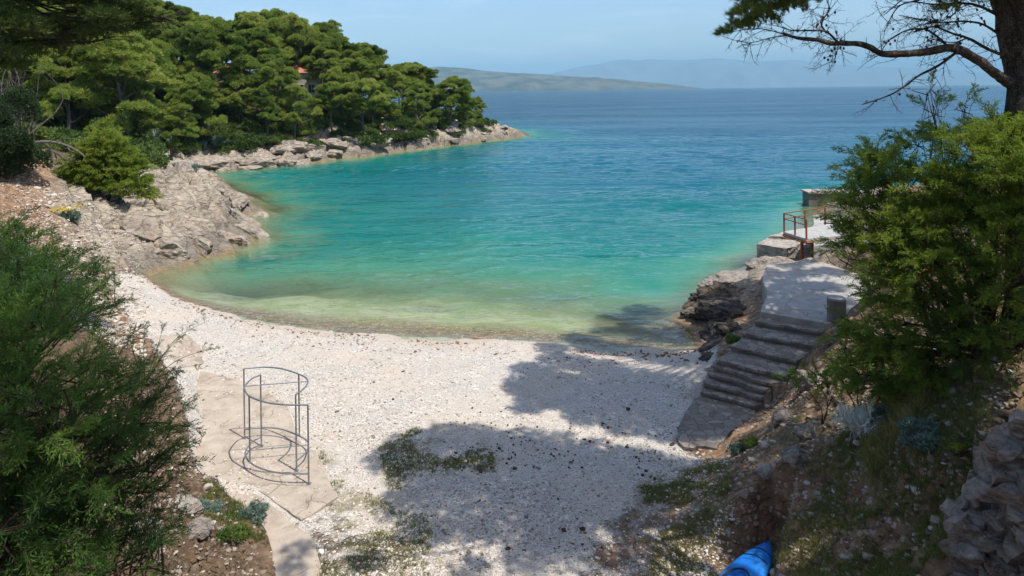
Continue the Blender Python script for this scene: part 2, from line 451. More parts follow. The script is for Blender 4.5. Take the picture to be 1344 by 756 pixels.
def mat_ground():
    m, nt = newmat('ground_material'); b = NB(nt); P = b.pos()
    rock, beach, soil, forest, wet, grass, bed = [b.attr(k) for k in ('rock', 'beach', 'orange', 'forest', 'wet', 'grass', 'bed')]
    z = b.n('ShaderNodeSeparateXYZ', inp={0: P}).outputs[2]
    # pebbles
    v1 = b.n('ShaderNodeTexVoronoi', inp={'Vector': P, 'Scale': 25.0}); v2 = b.n('ShaderNodeTexVoronoi', inp={'Vector': P, 'Scale': 60.0})
    r1 = b.n('ShaderNodeSeparateColor', inp={0: v1.outputs['Color']}).outputs[0]; r2 = b.n('ShaderNodeSeparateColor', inp={0: v2.outputs['Color']}).outputs[1]
    c1 = b.ramp(r1, [(0, (.19, .17, .15)), (.22, (.385, .345, .30)), (.6, (.55, .50, .445)), (1, (.71, .67, .61))])
    c2 = b.ramp(r2, [(0, (.21, .185, .16)), (.4, (.47, .435, .385)), (1, (.64, .60, .545))])
    pick = b.rng(b.noise(P, 2.5, 3), .42, .58)
    peb = b.mix(pick, c1, c2)
    big = b.noise(P, .35, 4, .6)
    peb = b.mix(b.rng(big, .35, .7), peb, b.mix(.45, peb, (.57, .46, .35)))
    peb = b.mix(b.math('MULTIPLY', b.rng(b.noise(P, 1.1, 5, .7), .55, .75), .4), peb, (.30, .22, .15))
    peb = b.mix(b.math('MULTIPLY', wet, .35), peb, (.40, .30, .21))
    ph = b.math('ADD', b.math('MULTIPLY', v1.outputs['Distance'], -1.0), b.math('MULTIPLY', v2.outputs['Distance'], -.5))
    # rock
    Pa = b.mapping(P, (.35, 1.5, 2.0), (R(12), R(-10), R(40)))
    n1 = b.noise(P, .5, 6, .62); n2 = b.noise(Pa, 2.6, 8, .68, .6); n3 = b.noise(P, 9, 5, .7)
    rk = b.ramp(n2, [(.30, (.06, .05, .04)), (.40, (.22, .18, .14)), (.53, (.40, .335, .25)), (.75, (.55, .48, .385))])
    rk = b.mix(b.rng(n1, .5, .72), rk, b.mix(.45, rk, (.46, .31, .20)))
    rk = b.mix(b.rng(n3, .45, .75), rk, b.mix(.5, rk, (.55, .52, .47)))
    crk = b.vor(b.mapping(b.n('ShaderNodeVectorMath', operation='ADD', inp={0: P, 1: b.n('ShaderNodeTexNoise', inp={'Vector': P, 'Scale': .7, 'Detail': 4.0}).outputs['Color']}).outputs[0], (.13, 1.0, 1.4), (0, 0, R(40))), .75, 'DISTANCE_TO_EDGE')
    crk2 = b.vor(b.n('ShaderNodeVectorMath', operation='ADD', inp={0: P, 1: b.n('ShaderNodeTexNoise', inp={'Vector': P, 'Scale': 1.5}).outputs['Color']}).outputs[0], 2.9, 'DISTANCE_TO_EDGE')
    ck = b.math('MINIMUM', b.rng(crk, 0, .05), b.math('ADD', b.rng(crk2, 0, .03), b.rng(b.noise(P, .8, 3), .46, .54), True))
    rk = b.mix(b.math('MULTIPLY', b.math('SUBTRACT', 1.0, ck), .4), rk, (.06, .05, .04))
    rk = b.mix(b.math('MULTIPLY', b.attr('crev'), .75), rk, (.065, .05, .038))  # crevices coloured dark: soil and lichen, with the crack shade painted in
    zz = b.math('ADD', z, b.math('MULTIPLY', b.math('SUBTRACT', b.noise(P, 1.3, 3), .5), .7))
    rk = b.mix(b.math('MULTIPLY', b.rng(zz, 1.3, .1), .6), rk, (.13, .112, .092))
    rk = b.mix(b.math('MULTIPLY', b.rng(zz, -.20, -.45), .6), rk, (.27, .19, .09))
    rh = b.math('ADD', b.math('ADD', b.math('MULTIPLY', n2, 1.0), b.math('MULTIPLY', n3, .3)), b.math('MULTIPLY', ck, .35))
    # soil
    sn = b.noise(P, 3, 6, .65)
    so = b.ramp(sn, [(.3, (.13, .075, .045)), (.5, (.29, .175, .105)), (.72, (.46, .31, .20))])
    stn = b.n('ShaderNodeTexVoronoi', inp={'Vector': P, 'Scale': 7.5}); sr = b.n('ShaderNodeSeparateColor', inp={0: stn.outputs['Color']})
    so = b.mix(b.math('MULTIPLY', b.rng(sr.outputs[0], .62, .7), b.rng(stn.outputs['Distance'], .5, .3)), so, b.mix(sr.outputs[1], (.40, .35, .29), (.58, .52, .44)))
    # forest floor / scrub litter
    ff = b.ramp(b.noise(P, 1.6, 6, .7), [(.3, (.055, .04, .025)), (.55, (.12, .085, .05)), (.8, (.20, .15, .09))])
    # grass stained ground
    gr = b.ramp(b.noise(P, 6, 5, .7), [(.3, (.10, .09, .035)), (.6, (.20, .175, .075)), (.8, (.30, .25, .13))])
    # sea bed
    sb = b.mix(b.rng(b.noise(P, .45, 5, .6), .45, .62), (.58, .55, .40), (.42, .45, .24))
    sb = b.mix(b.rng(b.noise(P, 2.2, 5, .65), .5, .7), sb, (.36, .34, .20))
    base = b.mix(forest, so, ff)
    base = b.mix(soil, base, so)
    base = b.mix(rock, base, rk)
    base = b.mix(b.math('MULTIPLY', grass, b.rng(b.noise(P, 1.2, 5, .7), .42, .6)), base, gr)
    bm_ = b.rng(b.math('ADD', beach, b.math('MULTIPLY', b.math('SUBTRACT', b.noise(P, 1.5, 5, .65), .5), .9)), .4, .6)
    base = b.mix(bm_, base, peb)
    base = b.mix(b.math('MULTIPLY', b.math('MULTIPLY', grass, bm_), b.math('MULTIPLY', b.rng(b.noise(P, 1.4, 5, .7), .45, .62), .8)), base, gr)
    base = b.mix(bed, base, sb)
    hgt = b.n('ShaderNodeMix', inp={0: b.math('MAXIMUM', bm_, 0.0), 2: b.math('ADD', rh, b.math('MULTIPLY', sn, .4)), 3: b.math('MULTIPLY', ph, .11)}).outputs[0]
    nrm = b.bump(hgt, 1.0, .16)
    b.out(b.pbr(base, .92, nrm, .2)); return m

def mat_rock(name, dark, mid, light, sc=1.0, ochre=.4, crack=.6, bump=.12):
    m, nt = newmat(name); b = NB(nt); P = b.pos()
    n1 = b.noise(P, .9 * sc, 5, .6); n2 = b.noise(b.mapping(P, (1, 1, 2), (R(20), R(-15), 0)), 3.2 * sc, 8, .68, .5); n3 = b.noise(P, 14 * sc, 5, .7)
    c = b.ramp(n2, [(.30, dark), (.46, mid), (.68, light)])
    c = b.mix(b.math('MULTIPLY', b.rng(n1, .5, .7), ochre), c, (.36, .21, .11))
    c = b.mix(b.math('MULTIPLY', b.rng(n3, .5, .8), .5), c, light)
    Pd = b.n('ShaderNodeVectorMath', operation='ADD', inp={0: P, 1: b.n('ShaderNodeTexNoise', inp={'Vector': P, 'Scale': 2.2 * sc, 'Detail': 4.0}).outputs['Color']}).outputs[0]
    ck = b.math('ADD', b.rng(b.vor(Pd, 1.7 * sc, 'DISTANCE_TO_EDGE'), 0, .03), b.rng(b.noise(P, 1.4 * sc, 3), .42, .52), True)
    c = b.mix(b.math('MULTIPLY', b.math('SUBTRACT', 1.0, ck), crack), c, tuple(k * .35 for k in dark))
    h = b.math('ADD', b.math('ADD', n2, b.math('MULTIPLY', n3, .3)), b.math('MULTIPLY', ck, .3))
    b.out(b.pbr(c, .92, b.bump(h, 1.0, bump), .25)); return m

def mat_leaf(name, stops, trans=.3, rough=.55, nscale=.8):
    """foliage: colour varies by clump and by leaf; some light passes through"""
    m, nt = newmat(name); b = NB(nt)
    v = b.attr('var'); rnd = b.n('ShaderNodeObjectInfo').outputs['Random']
    n = b.noise(b.pos(), nscale, 3)
    f = b.math('ADD', b.math('ADD', b.math('MULTIPLY', v, .55), b.math('MULTIPLY', b.math('SUBTRACT', rnd, .3), .34)), b.math('MULTIPLY', b.math('SUBTRACT', n, .38), .9))
    c = b.ramp(f, stops)
    d = b.pbr(c, rough, None, .25)
    t = b.n('ShaderNodeBsdfTranslucent', inp={'Color': b.mix(.3, c, (.25, .36, .05), 'MIX')}).outputs[0]
    mx = b.n('ShaderNodeMixShader', inp={0: trans, 1: d, 2: t}).outputs[0]
    b.out(mx); return m

def mat_bark(name, a=(.045, .032, .024), c=(.16, .125, .10), sc=6):
    m, nt = newmat(name); b = NB(nt); P = b.obj()
    n = b.noise(b.mapping(P, (1, 1, .3)), sc, 6, .7, .4)
    Pd = b.n('ShaderNodeVectorMath', operation='ADD', inp={0: b.mapping(P, (1, 1, .22)), 1: b.n('ShaderNodeTexNoise', inp={'Vector': P, 'Scale': sc * .8, 'Detail': 5.0}).outputs['Color']}).outputs[0]
    vv = b.vor(Pd, sc * 2.2, 'DISTANCE_TO_EDGE')
    col = b.mix(b.rng(n, .35, .7), a, c)
    col = b.mix(b.rng(vv, .08, 0), col, tuple(k * .5 for k in a))
    b.out(b.pbr(col, .92, b.bump(b.math('ADD', n, b.rng(vv, 0, .12)), .9, .03), .15)); return m

def mat_simple(name, c1, c2, sc=5, rough=.85, bump=.02, spec=.3, metal=0, stain=None):
    m, nt = newmat(name); b = NB(nt); P = b.pos()
    n = b.noise(P, sc, 6, .65); n2 = b.noise(P, sc * 6, 4, .6)
    c = b.mix(b.rng(n, .35, .68), c1, c2)
    c = b.mix(b.math('MULTIPLY', b.rng(n2, .45, .75), .35), c, tuple(min(1, k * 1.25) for k in c2))
    if stain: c = b.mix(b.math('MULTIPLY', b.rng(b.noise(P, sc * .4, 5, .7), .52, .66), .6), c, stain)
    b.out(b.pbr(c, rough, b.bump(b.math('ADD', n, b.math('MULTIPLY', n2, .4)), .7, bump), spec, metal)); return m

def mat_flag(name):
    """flagstones set in mortar / rough concrete with stone inlay"""
    m, nt = newmat(name); b = NB(nt); P = b.pos()
    Pn = b.n('ShaderNodeVectorMath', operation='ADD', inp={0: P, 1: b.n('ShaderNodeVectorMath', operation='SCALE', inp={0: b.n('ShaderNodeTexNoise', inp={'Vector': P, 'Scale': 3.0}).outputs['Color'], 'Scale': .25}).outputs[0]}).outputs[0]
    e = b.vor(Pn, 3.6, 'DISTANCE_TO_EDGE'); cc = b.n('ShaderNodeSeparateColor', inp={0: b.n('ShaderNodeTexVoronoi', inp={'Vector': Pn, 'Scale': 3.6}).outputs['Color']}).outputs[0]
    n = b.noise(P, 8, 6, .7)
    c = b.ramp(cc, [(0, (.17, .145, .12)), (.5, (.245, .21, .18)), (1, (.32, .285, .245))])
    c = b.mix(b.math('MULTIPLY', b.rng(n, .45, .75), .6), c, (.20, .165, .135))
    ed = b.rng(e, .0, .07)
    c = b.mix(b.math('SUBTRACT', 1.0, ed), c, (.15, .12, .095))
    b.out(b.pbr(c, .9, b.bump(b.math('ADD', b.math('MULTIPLY', ed, .6), n), .8, .03), .25)); return m

def mat_water():
    m, nt = newmat('sea_water'); b = NB(nt); P = b.pos()
    dep = b.attr('depth'); dist = b.attr('shore')
    dn = b.math('ADD', dep, b.math('MULTIPLY', b.math('SUBTRACT', b.noise(P, .12, 4, .55), .5), b.math('MULTIPLY', dep, .9)))
    f = b.math('DIVIDE', dn, 16.0)
    col = b.ramp(f, [(0, (.38, .42, .24)), (.035, (.22, .34, .17)), (.08, (.065, .22, .13)), (.15, (.006, .145, .120)), (.26, (.002, .112, .115)), (.42, (.002, .090, .135)), (.65, (.002, .066, .120)), (1, (.001, .046, .098))])
    sea = b.rng(b.noise(b.mapping(P, (.35, 1, 1)), .06, 4, .6), .62, .72)
    col = b.mix(b.math('MULTIPLY', sea, .35), col, (.02, .06, .08))
    # long wind streaks and ripples
    w1 = b.noise(b.mapping(P, (.42, 1, 1), (0, 0, R(-12))), 2.3, 4, .55, .4)
    w2 = b.noise(b.mapping(P, (.5, 1, 1), (0, 0, R(9))), 7.0, 3, .5, .2)
    w3 = b.noise(b.mapping(P, (.30, 1, 1), (0, 0, R(-6))), .45, 3, .5, .3)
    w4 = b.noise(b.mapping(P, (.3, 1, 1), (0, 0, R(5))), .05, 3, .5, .3)
    patch = b.rng(b.noise(b.mapping(P, (.25, 1, 1), (0, 0, R(-8))), .035, 4, .6), .35, .65, .45, 1.0)
    calm = b.rng(dist, 0.0, 6.0, .28, 1.0)
    h = b.math('ADD', b.math('ADD', b.math('MULTIPLY', w1, .24), b.math('MULTIPLY', w2, .045)), b.math('MULTIPLY', w3, .8))
    h = b.math('ADD', h, b.math('MULTIPLY', w4, 2.2))
    h = b.math('MULTIPLY', b.math('MULTIPLY', h, patch), calm)
    nrm = b.bump(h, 1.0, 1.0)
    body = b.n('ShaderNodeBsdfDiffuse', inp={'Color': col, 'Normal': nrm}).outputs[0]
    tr = b.n('ShaderNodeBsdfTransparent', inp={'Color': (.90, .97, .90, 1)}).outputs[0]
    alpha = b.rng(dep, .02, 2.1, .10, 1.0)
    alpha = b.math('ADD', b.math('MULTIPLY', alpha, .55), b.math('MULTIPLY', b.math('MINIMUM', b.math('DIVIDE', dep, 1.5), 1.0), .45), True)
    body = b.n('ShaderNodeMixShader', inp={0: alpha, 1: tr, 2: body}).outputs[0]
    fr = b.n('ShaderNodeFresnel', inp={'IOR': 1.33, 'Normal': nrm}).outputs[0]
    fr = b.math('MINIMUM', fr, .5)
    gl = b.n('ShaderNodeBsdfGlossy', inp={'Color': (1, 1, 1, 1), 'Roughness': .06, 'Normal': nrm}).outputs[0]
    b.out(b.n('ShaderNodeMixShader', inp={0: fr, 1: body, 2: gl}).outputs[0]); return m

def mat_far(name, a, c, sc):
    m, nt = newmat(name); b = NB(nt); P = b.pos()
    col = b.mix(b.rng(b.noise(P, sc, 7, .68), .4, .6), a, c)
    b.out(b.pbr(col, .95, None, .1)); return m

M = {}
M['ground'] = mat_ground()
M['water'] = mat_water()
M['pine'] = mat_leaf('pine_needles', [(0, (.035, .062, .016)), (.25, (.14, .21, .038)), (.5, (.27, .34, .060)), (.85, (.42, .44, .11))], .45, nscale=.35)
M['pinenear'] = mat_leaf('near_pine_needles', [(0, (.030, .050, .014)), (.5, (.085, .125, .026)), (.9, (.16, .20, .045))], .3)
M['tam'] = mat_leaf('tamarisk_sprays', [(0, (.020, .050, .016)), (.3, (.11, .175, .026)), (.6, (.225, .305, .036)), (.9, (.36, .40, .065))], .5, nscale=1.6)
M['tamdark'] = mat_leaf('shaded_tamarisk_sprays', [(0, (.012, .036, .014)), (.3, (.040, .095, .020)), (.6, (.095, .175, .026)), (.9, (.19, .27, .045))], .4, nscale=1.2)  # darker copy of the tamarisk greens, overhead shade put into the leaf colour
M['maquis'] = mat_leaf('shrub_leaves', [(0, (.030, .055, .016)), (.35, (.070, .120, .026)), (.65, (.125, .180, .036)), (.95, (.20, .24, .055))], .25)
M['darkleaf'] = mat_leaf('dark_shrub_leaves', [(0, (.010, .020, .010)), (.5, (.025, .050, .018)), (.9, (.055, .085, .028))], .2)
M['agave'] = mat_leaf('agave_leaves', [(0, (.06, .10, .085)), (.6, (.12, .18, .15)), (.9, (.20, .26, .21))], .08)
M['silver'] = mat_leaf('silver_leaves', [(0, (.42, .46, .43)), (.5, (.62, .65, .60)), (.9, (.76, .78, .72))], .15)
M['greygreen'] = mat_leaf('grey_green_leaves', [(0, (.06, .10, .085)), (.5, (.13, .19, .155)), (.9, (.22, .29, .23))], .15)
M['flower'] = mat_leaf('yellow_flowers', [(0, (.55, .40, .03)), (.9, (.75, .60, .06))], .2)
M['grass'] = mat_leaf('grass_blades', [(0, (.05, .085, .02)), (.3, (.10, .15, .03)), (.55, (.20, .20, .06)), (.9, (.40, .32, .15))], .3, nscale=.6)
M['bark'] = mat_bark('pine_bark')
M['barkfar'] = mat_bark('far_pine_bark', (.12, .095, .075), (.30, .25, .21))
M['barkgrey'] = mat_bark('grey_branch_bark', (.16, .13, .11), (.40, .35, .30), 10)
M['twig'] = mat_bark('twig_bark', (.06, .040, .028), (.20, .14, .10), 14)
M['rockdark'] = mat_rock('dark_shore_rock', (.018, .015, .012), (.055, .045, .037), (.13, .11, .092), 1.0, .25)
M['rocklight'] = mat_rock('pale_shore_rock', (.14, .12, .10), (.34, .30, .26), (.50, .46, .40), .9, .35)
M['rockbank'] = mat_rock('bank_rock', (.095, .072, .058), (.26, .215, .18), (.44, .40, .36), 1.6, .35)
M['concrete'] = mat_rock('pale_concrete', (.20, .185, .165), (.32, .305, .28), (.40, .385, .36), .5, .18, .5, .03)
M['slab'] = mat_rock('weathered_slab', (.24, .195, .15), (.38, .315, .25), (.48, .41, .335), .55, .3, .45, .04)
M['jetty'] = mat_simple('dark_concrete', (.12, .105, .09), (.22, .20, .175), 1.2, .92, .02)
M['flag'] = mat_flag('flagstone')
M['rust'] = mat_simple('rusty_steel', (.16, .050, .022), (.30, .11, .05), 9, .8, .004, .3, .2)
M['deck'] = mat_simple('pale_deck', (.30, .295, .28), (.40, .39, .37), 3, .8, .004)
M['galv'] = mat_simple('galvanised_steel', (.22, .24, .25), (.34, .36, .37), 12, .45, .001, .5, .7)
M['kayak'] = mat_simple('blue_plastic', (.004, .13, .50), (.008, .19, .62), 4, .5, .001, .4, stain=(.03, .20, .50))
M['black'] = mat_simple('black_strap', (.012, .012, .014), (.03, .03, .03), 20, .7, .001)
M['housewall'] = mat_simple('house_render', (.36, .31, .25), (.48, .42, .35), 1.2, .9, .01)
M['pinkwall'] = mat_simple('house_pale_render', (.50, .44, .38), (.60, .55, .48), 1.2, .9, .01)
M['roof'] = mat_simple('clay_tiles', (.34, .12, .07), (.52, .22, .14), 3, .85, .03)
M['dark'] = mat_simple('dark_glass', (.012, .014, .016), (.03, .034, .038), 3, .3, .001, .5)
M['redwood'] = mat_simple('red_brown_boards', (.15, .06, .04), (.24, .10, .07), 4, .85, .01)
M['orangecloth'] = mat_simple('orange_cloth', (.55, .12, .03), (.66, .17, .05), 4, .85, .01)
def mat_pebble():
    m, nt = newmat('beach_stones'); b = NB(nt); v = b.attr('var')
    c = b.ramp(v, [(0, (.13, .11, .095)), (.12, (.26, .22, .18)), (.35, (.44, .39, .335)), (.7, (.58, .53, .465)), (1, (.72, .68, .62))])
    c = b.mix(b.math('MULTIPLY', b.noise(b.pos(), 40, 3), .35), c, (.40, .30, .22))
    b.out(b.pbr(c, .85, None, .25)); return m
M['pebble'] = mat_pebble()
def mat_rubble():
    m, nt = newmat('rubble_stones'); b = NB(nt); v = b.attr('var')
    c = b.ramp(v, [(0, (.11, .07, .045)), (.45, (.20, .14, .095)), (.7, (.27, .22, .18)), (.92, (.36, .32, .27)), (1, (.5, .46, .41))])
    b.out(b.pbr(c, .9, None, .2)); return m
M['rubble'] = mat_rubble()
M['wrack'] = mat_simple('dry_seaweed', (.12, .06, .035), (.24, .13, .08), 9, .9, .002)
M['cone'] = mat_simple('dry_litter', (.035, .025, .018), (.09, .06, .04), 12, .9, .002)

# ------------------------------------------------------------------ ground and sea
def axis(segs):
    out = [segs[0][0]]
    for (a, b, st) in segs:
        n = max(1, int(round(abs(b - a) / st))); out += list(a + (b - a) * (np.arange(1, n + 1) / n))
    return np.array(out)
geo = lambda a, b, n: list(np.sign(b) * np.geomspace(abs(a), abs(b), n)[1:])
def grid_axes(fx, fy):
    xs = axis([(-130, -60, 1.2 * fx), (-60, -37, .33 * fx), (-37, -16, .135 * fx), (-16, -9, .12 * fx), (-9, 11, .085 * fx), (11, 18, .2 * fx), (18, 40, .5 * fx), (40, 95, 2 * fx)])
    xs = np.array(geo(-130, -42000, 14)[::-1] + list(xs) + geo(95, 42000, 14))
    ys = axis([(-30, 6, 1.0 * fy), (6, 9, .2 * fy), (9, 28, .075 * fy), (28, 45, .12 * fy), (45, 66, .14 * fy), (66, 90, .3 * fy), (90, 155, .35 * fy), (155, 260, 3 * fy)])
    ys = np.array(geo(-30, -3000, 8)[::-1] + list(ys) + geo(260, 42000, 16))
    return xs, ys
def grid_faces(nx, ny, keep=None):
    i, j = np.meshgrid(np.arange(ny - 1), np.arange(nx - 1), indexing='ij')
    Q = np.stack([i * nx + j, i * nx + j + 1, (i + 1) * nx + j + 1, (i + 1) * nx + j], -1).reshape(-1, 4)
    return Q
GRASSP = [[wp(*a, 0) for a in q] for q in (
    ((495, 585), (560, 555), (590, 585), (560, 640), (510, 640)), ((405, 640), (420, 590), (470, 640), (560, 680), (600, 756), (560, 860), (380, 860), (415, 700)),
    ((825, 622), (920, 605), (980, 620), (960, 690), (850, 660)), ((860, 700), (960, 680), (950, 860), (840, 860)), ((580, 590), (650, 590), (650, 620), (580, 620)))]
def build_ground():
    xs, ys = grid_axes(1, 1)
    X, Y = np.meshgrid(xs, ys); x, y = X.ravel(), Y.ravel()
    h, mk = terrain(x, y)
    far = np.maximum(np.abs(x) / 130, np.abs(y) / 260)
    h = np.where(y > 262, -15 - np.clip((y - 260) * .01, 0, 15), h)
    gs = np.zeros_like(x)
    for P in GRASSP: gs = np.maximum(gs, smask(x, y, P, .7))
    gs = np.maximum(gs, sstep(5.2, 6.4, x) * sstep(19, 16, y) * .8)
    wet = sstep(-.33, -.45, h) * mk['beach']
    dirt = smask(x, y, [wp(*q, 0) for q in ((760, 690), (830, 630), (900, 600), (960, 590), (1030, 600), (1020, 760), (980, 860), (720, 860), (740, 740))], 1.1)
    dirt = np.maximum(dirt, .9 * smask(x, y, [wp(*q, 0) for q in ((385, 700), (430, 640), (560, 700), (620, 860), (380, 860))], 1.0))
    forest = np.maximum(sstep(1.4, 3.0, h) * (1 - mk['rbank']) * (1 - mk['lbank']), .75 * mk['lbank'] * (y < 24))
    forest = np.maximum(forest, sstep(60, 66, y)) 
    g = Geo(); g.add(np.stack([x, y, h], 1), grid_faces(len(xs), len(ys)))
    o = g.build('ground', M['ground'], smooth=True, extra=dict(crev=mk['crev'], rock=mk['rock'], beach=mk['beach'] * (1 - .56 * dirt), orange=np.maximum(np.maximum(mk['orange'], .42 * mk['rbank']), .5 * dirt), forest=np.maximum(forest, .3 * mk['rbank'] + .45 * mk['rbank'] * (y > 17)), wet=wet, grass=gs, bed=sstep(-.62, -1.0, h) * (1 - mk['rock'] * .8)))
    tag(o, 'pale pebble beach, rocky shore and red soil banks around the cove', kind='structure')
    # sea
    xs = np.array(geo(-130, -42000, 14)[::-1] + list(axis([(-130, -60, 2.5), (-60, -42, .8), (-42, -24, .3), (-24, 20, .17), (20, 45, .35), (45, 95, 2.2)])) + geo(95, 42000, 14))
    ys = np.array(list(axis([(24.6, 48, .10), (48, 75, .15), (75, 110, .28), (110, 150, .6), (150, 260, 2)])) + geo(260, 42000, 16))
    X, Y = np.meshgrid(xs, ys); x, y = X.ravel(), Y.ravel()
    h, mk = terrain(x, y, True)
    dep = np.clip(SEA - h, 0, 30); dep = np.where(y > 262, 16, dep)
    sh = np.minimum(np.minimum(pdist(x, y, coast_beach), pdist(x, y, coast_left)), np.minimum(pdist(x, y, coast_far), pdist(x, y, coast_right)))
    Q = grid_faces(len(xs), len(ys))
    keep = (h[Q] < SEA + .35).any(1) | (y[Q] > 262).any(1); Q = Q[keep]
    # small wind waves as real relief
    rw = np.random.default_rng(4); zw = np.zeros_like(x)
    xw = x + 1.2 * vn(x * .12, y * .12, seed=71); yw = y + 1.0 * vn(x * .15, y * .15, seed=72)
    for lam in np.geomspace(.42, 4.2, 34):
        th = R(92) + rw.normal(0, .42); kx, ky = math.cos(th) * 6.283 / lam, math.sin(th) * 6.283 / lam
        fade = sstep(lam * 140, lam * 70, y) if lam < 2 else sstep(230, 120, y)
        zw += .0088 * lam ** .95 * np.sin(kx * xw + ky * yw + rw.uniform(0, 6.28)) * fade
    zw *= (.25 + .75 * sstep(0, 9, sh)) * (.65 + .5 * vn(x * .07, y * .1, seed=73))
    g = Geo(); g.add(np.stack([x, y, SEA + zw], 1), Q)
    o = g.build('sea_water', M['water'], smooth=True, extra=dict(depth=dep, shore=sh))
    tag(o, 'clear green to turquoise sea water filling the cove', kind='structure')
build_ground()

# distant land
def ridge(name, label, pts, D, mat, depth, seed, base=-60):
    px = np.linspace(pts[0][0], pts[-1][0], 260); top = np.interp(px, [p[0] for p in pts], [p[1] for p in pts])
    rows = 26; V = []
    for k in range(rows):
        t = k / (rows - 1)                      # 0 front foot .. 1 back foot
        DD = D + depth * (t - .5)
        prof = math.sin(math.pi * t) ** .8
        P = np.array([WD(a, b, D) for a, b in zip(px, top)])
        z = (P[:, 2] - SEA) * prof
        x = P[:, 0] * DD / D
        z = z * (1 + .22 * fbm(x / depth * 5, np.full_like(x, t * 4.), o=5, seed=seed) * (1 - abs(t - .5) * 0.2) * (0.15 + abs(t - .5) * 2))
        V.append(np.stack([x, np.full_like(x, DD) + depth * .1 * fbm(x / depth * 2, x * 0 + t, seed=seed + 3), z + SEA - (3 if k in (0, rows - 1) else 0)], 1))
    g = Geo(); g.add(np.vstack(V), grid_faces(len(px), rows))
    o = g.build(name, mat, smooth=True); tag(o, label, kind='structure'); return o
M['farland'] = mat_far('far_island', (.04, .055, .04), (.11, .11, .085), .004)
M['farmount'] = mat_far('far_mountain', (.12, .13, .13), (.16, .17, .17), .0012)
ridge('hills', 'long low island ridge across the sea', [(470, 98), (530, 91), (575, 87), (610, 90), (650, 94), (690, 97), (730, 100), (770, 101), (830, 105), (870, 109), (905, 113), (925, 116)], 9000, M['farland'], 3000, 3)
ridge('mountains', 'faint high mountain chain in the haze', [(640, 112), (690, 104), (720, 97), (760, 88), (800, 82), (850, 77), (900, 80), (940, 77), (990, 80), (1050, 78), (1100, 83), (1160, 87), (1220, 89), (1290, 96), (1340, 100), (1400, 107), (1480, 111)], 26000, M['farmount'], 5000, 9)

# ------------------------------------------------------------------ foliage generators
def needles(g, C, Dv, n, L, w, spread, rng, var):
    """n thin triangles from every centre C fanned around direction Dv"""
    N = len(C)
    D = Dv[:, None, :] + spread * rng.normal(size=(N, n, 3)); D /= np.linalg.norm(D, axis=2, keepdims=True) + 1e-9
    Sd = np.cross(D, rng.normal(size=(N, n, 3))); Sd /= np.linalg.norm(Sd, axis=2, keepdims=True) + 1e-9
    l = L * rng.uniform(.6, 1.25, (N, n, 1)); ww = w * rng.uniform(.7, 1.3, (N, n, 1))
    B = C[:, None, :] + 0 * D
    mid = B + D * l * .45
    tri = np.stack([B, mid + Sd * ww, B + D * l, mid - Sd * ww], 2).reshape(-1, 3)
    k = np.arange(N * n) * 4
    v = np.repeat(np.clip(np.asarray(var).reshape(N, 1) + rng.normal(0, .10, (N, n)), 0, 1).ravel(), 4)
    g.add(tri, np.stack([k, k + 1, k + 2, k + 3], 1), v)

def pad_pts(c, r, n, rng, up=.35, lo=.45):
    d = rng.normal(size=(n, 3)); d /= np.linalg.norm(d, axis=1)[:, None]
    d[:, 2] = np.where(d[:, 2] < -.25, -d[:, 2] * .6, d[:, 2])
    rad = rng.uniform(lo, 1.0, n) ** .5
    P = np.asarray(c) + d * rad[:, None] * np.asarray(r)
    o = d * .8 + np.array([0, 0, up]) + rng.normal(0, .15, (n, 3)); o /= np.linalg.norm(o, axis=1)[:, None]
    return P, o

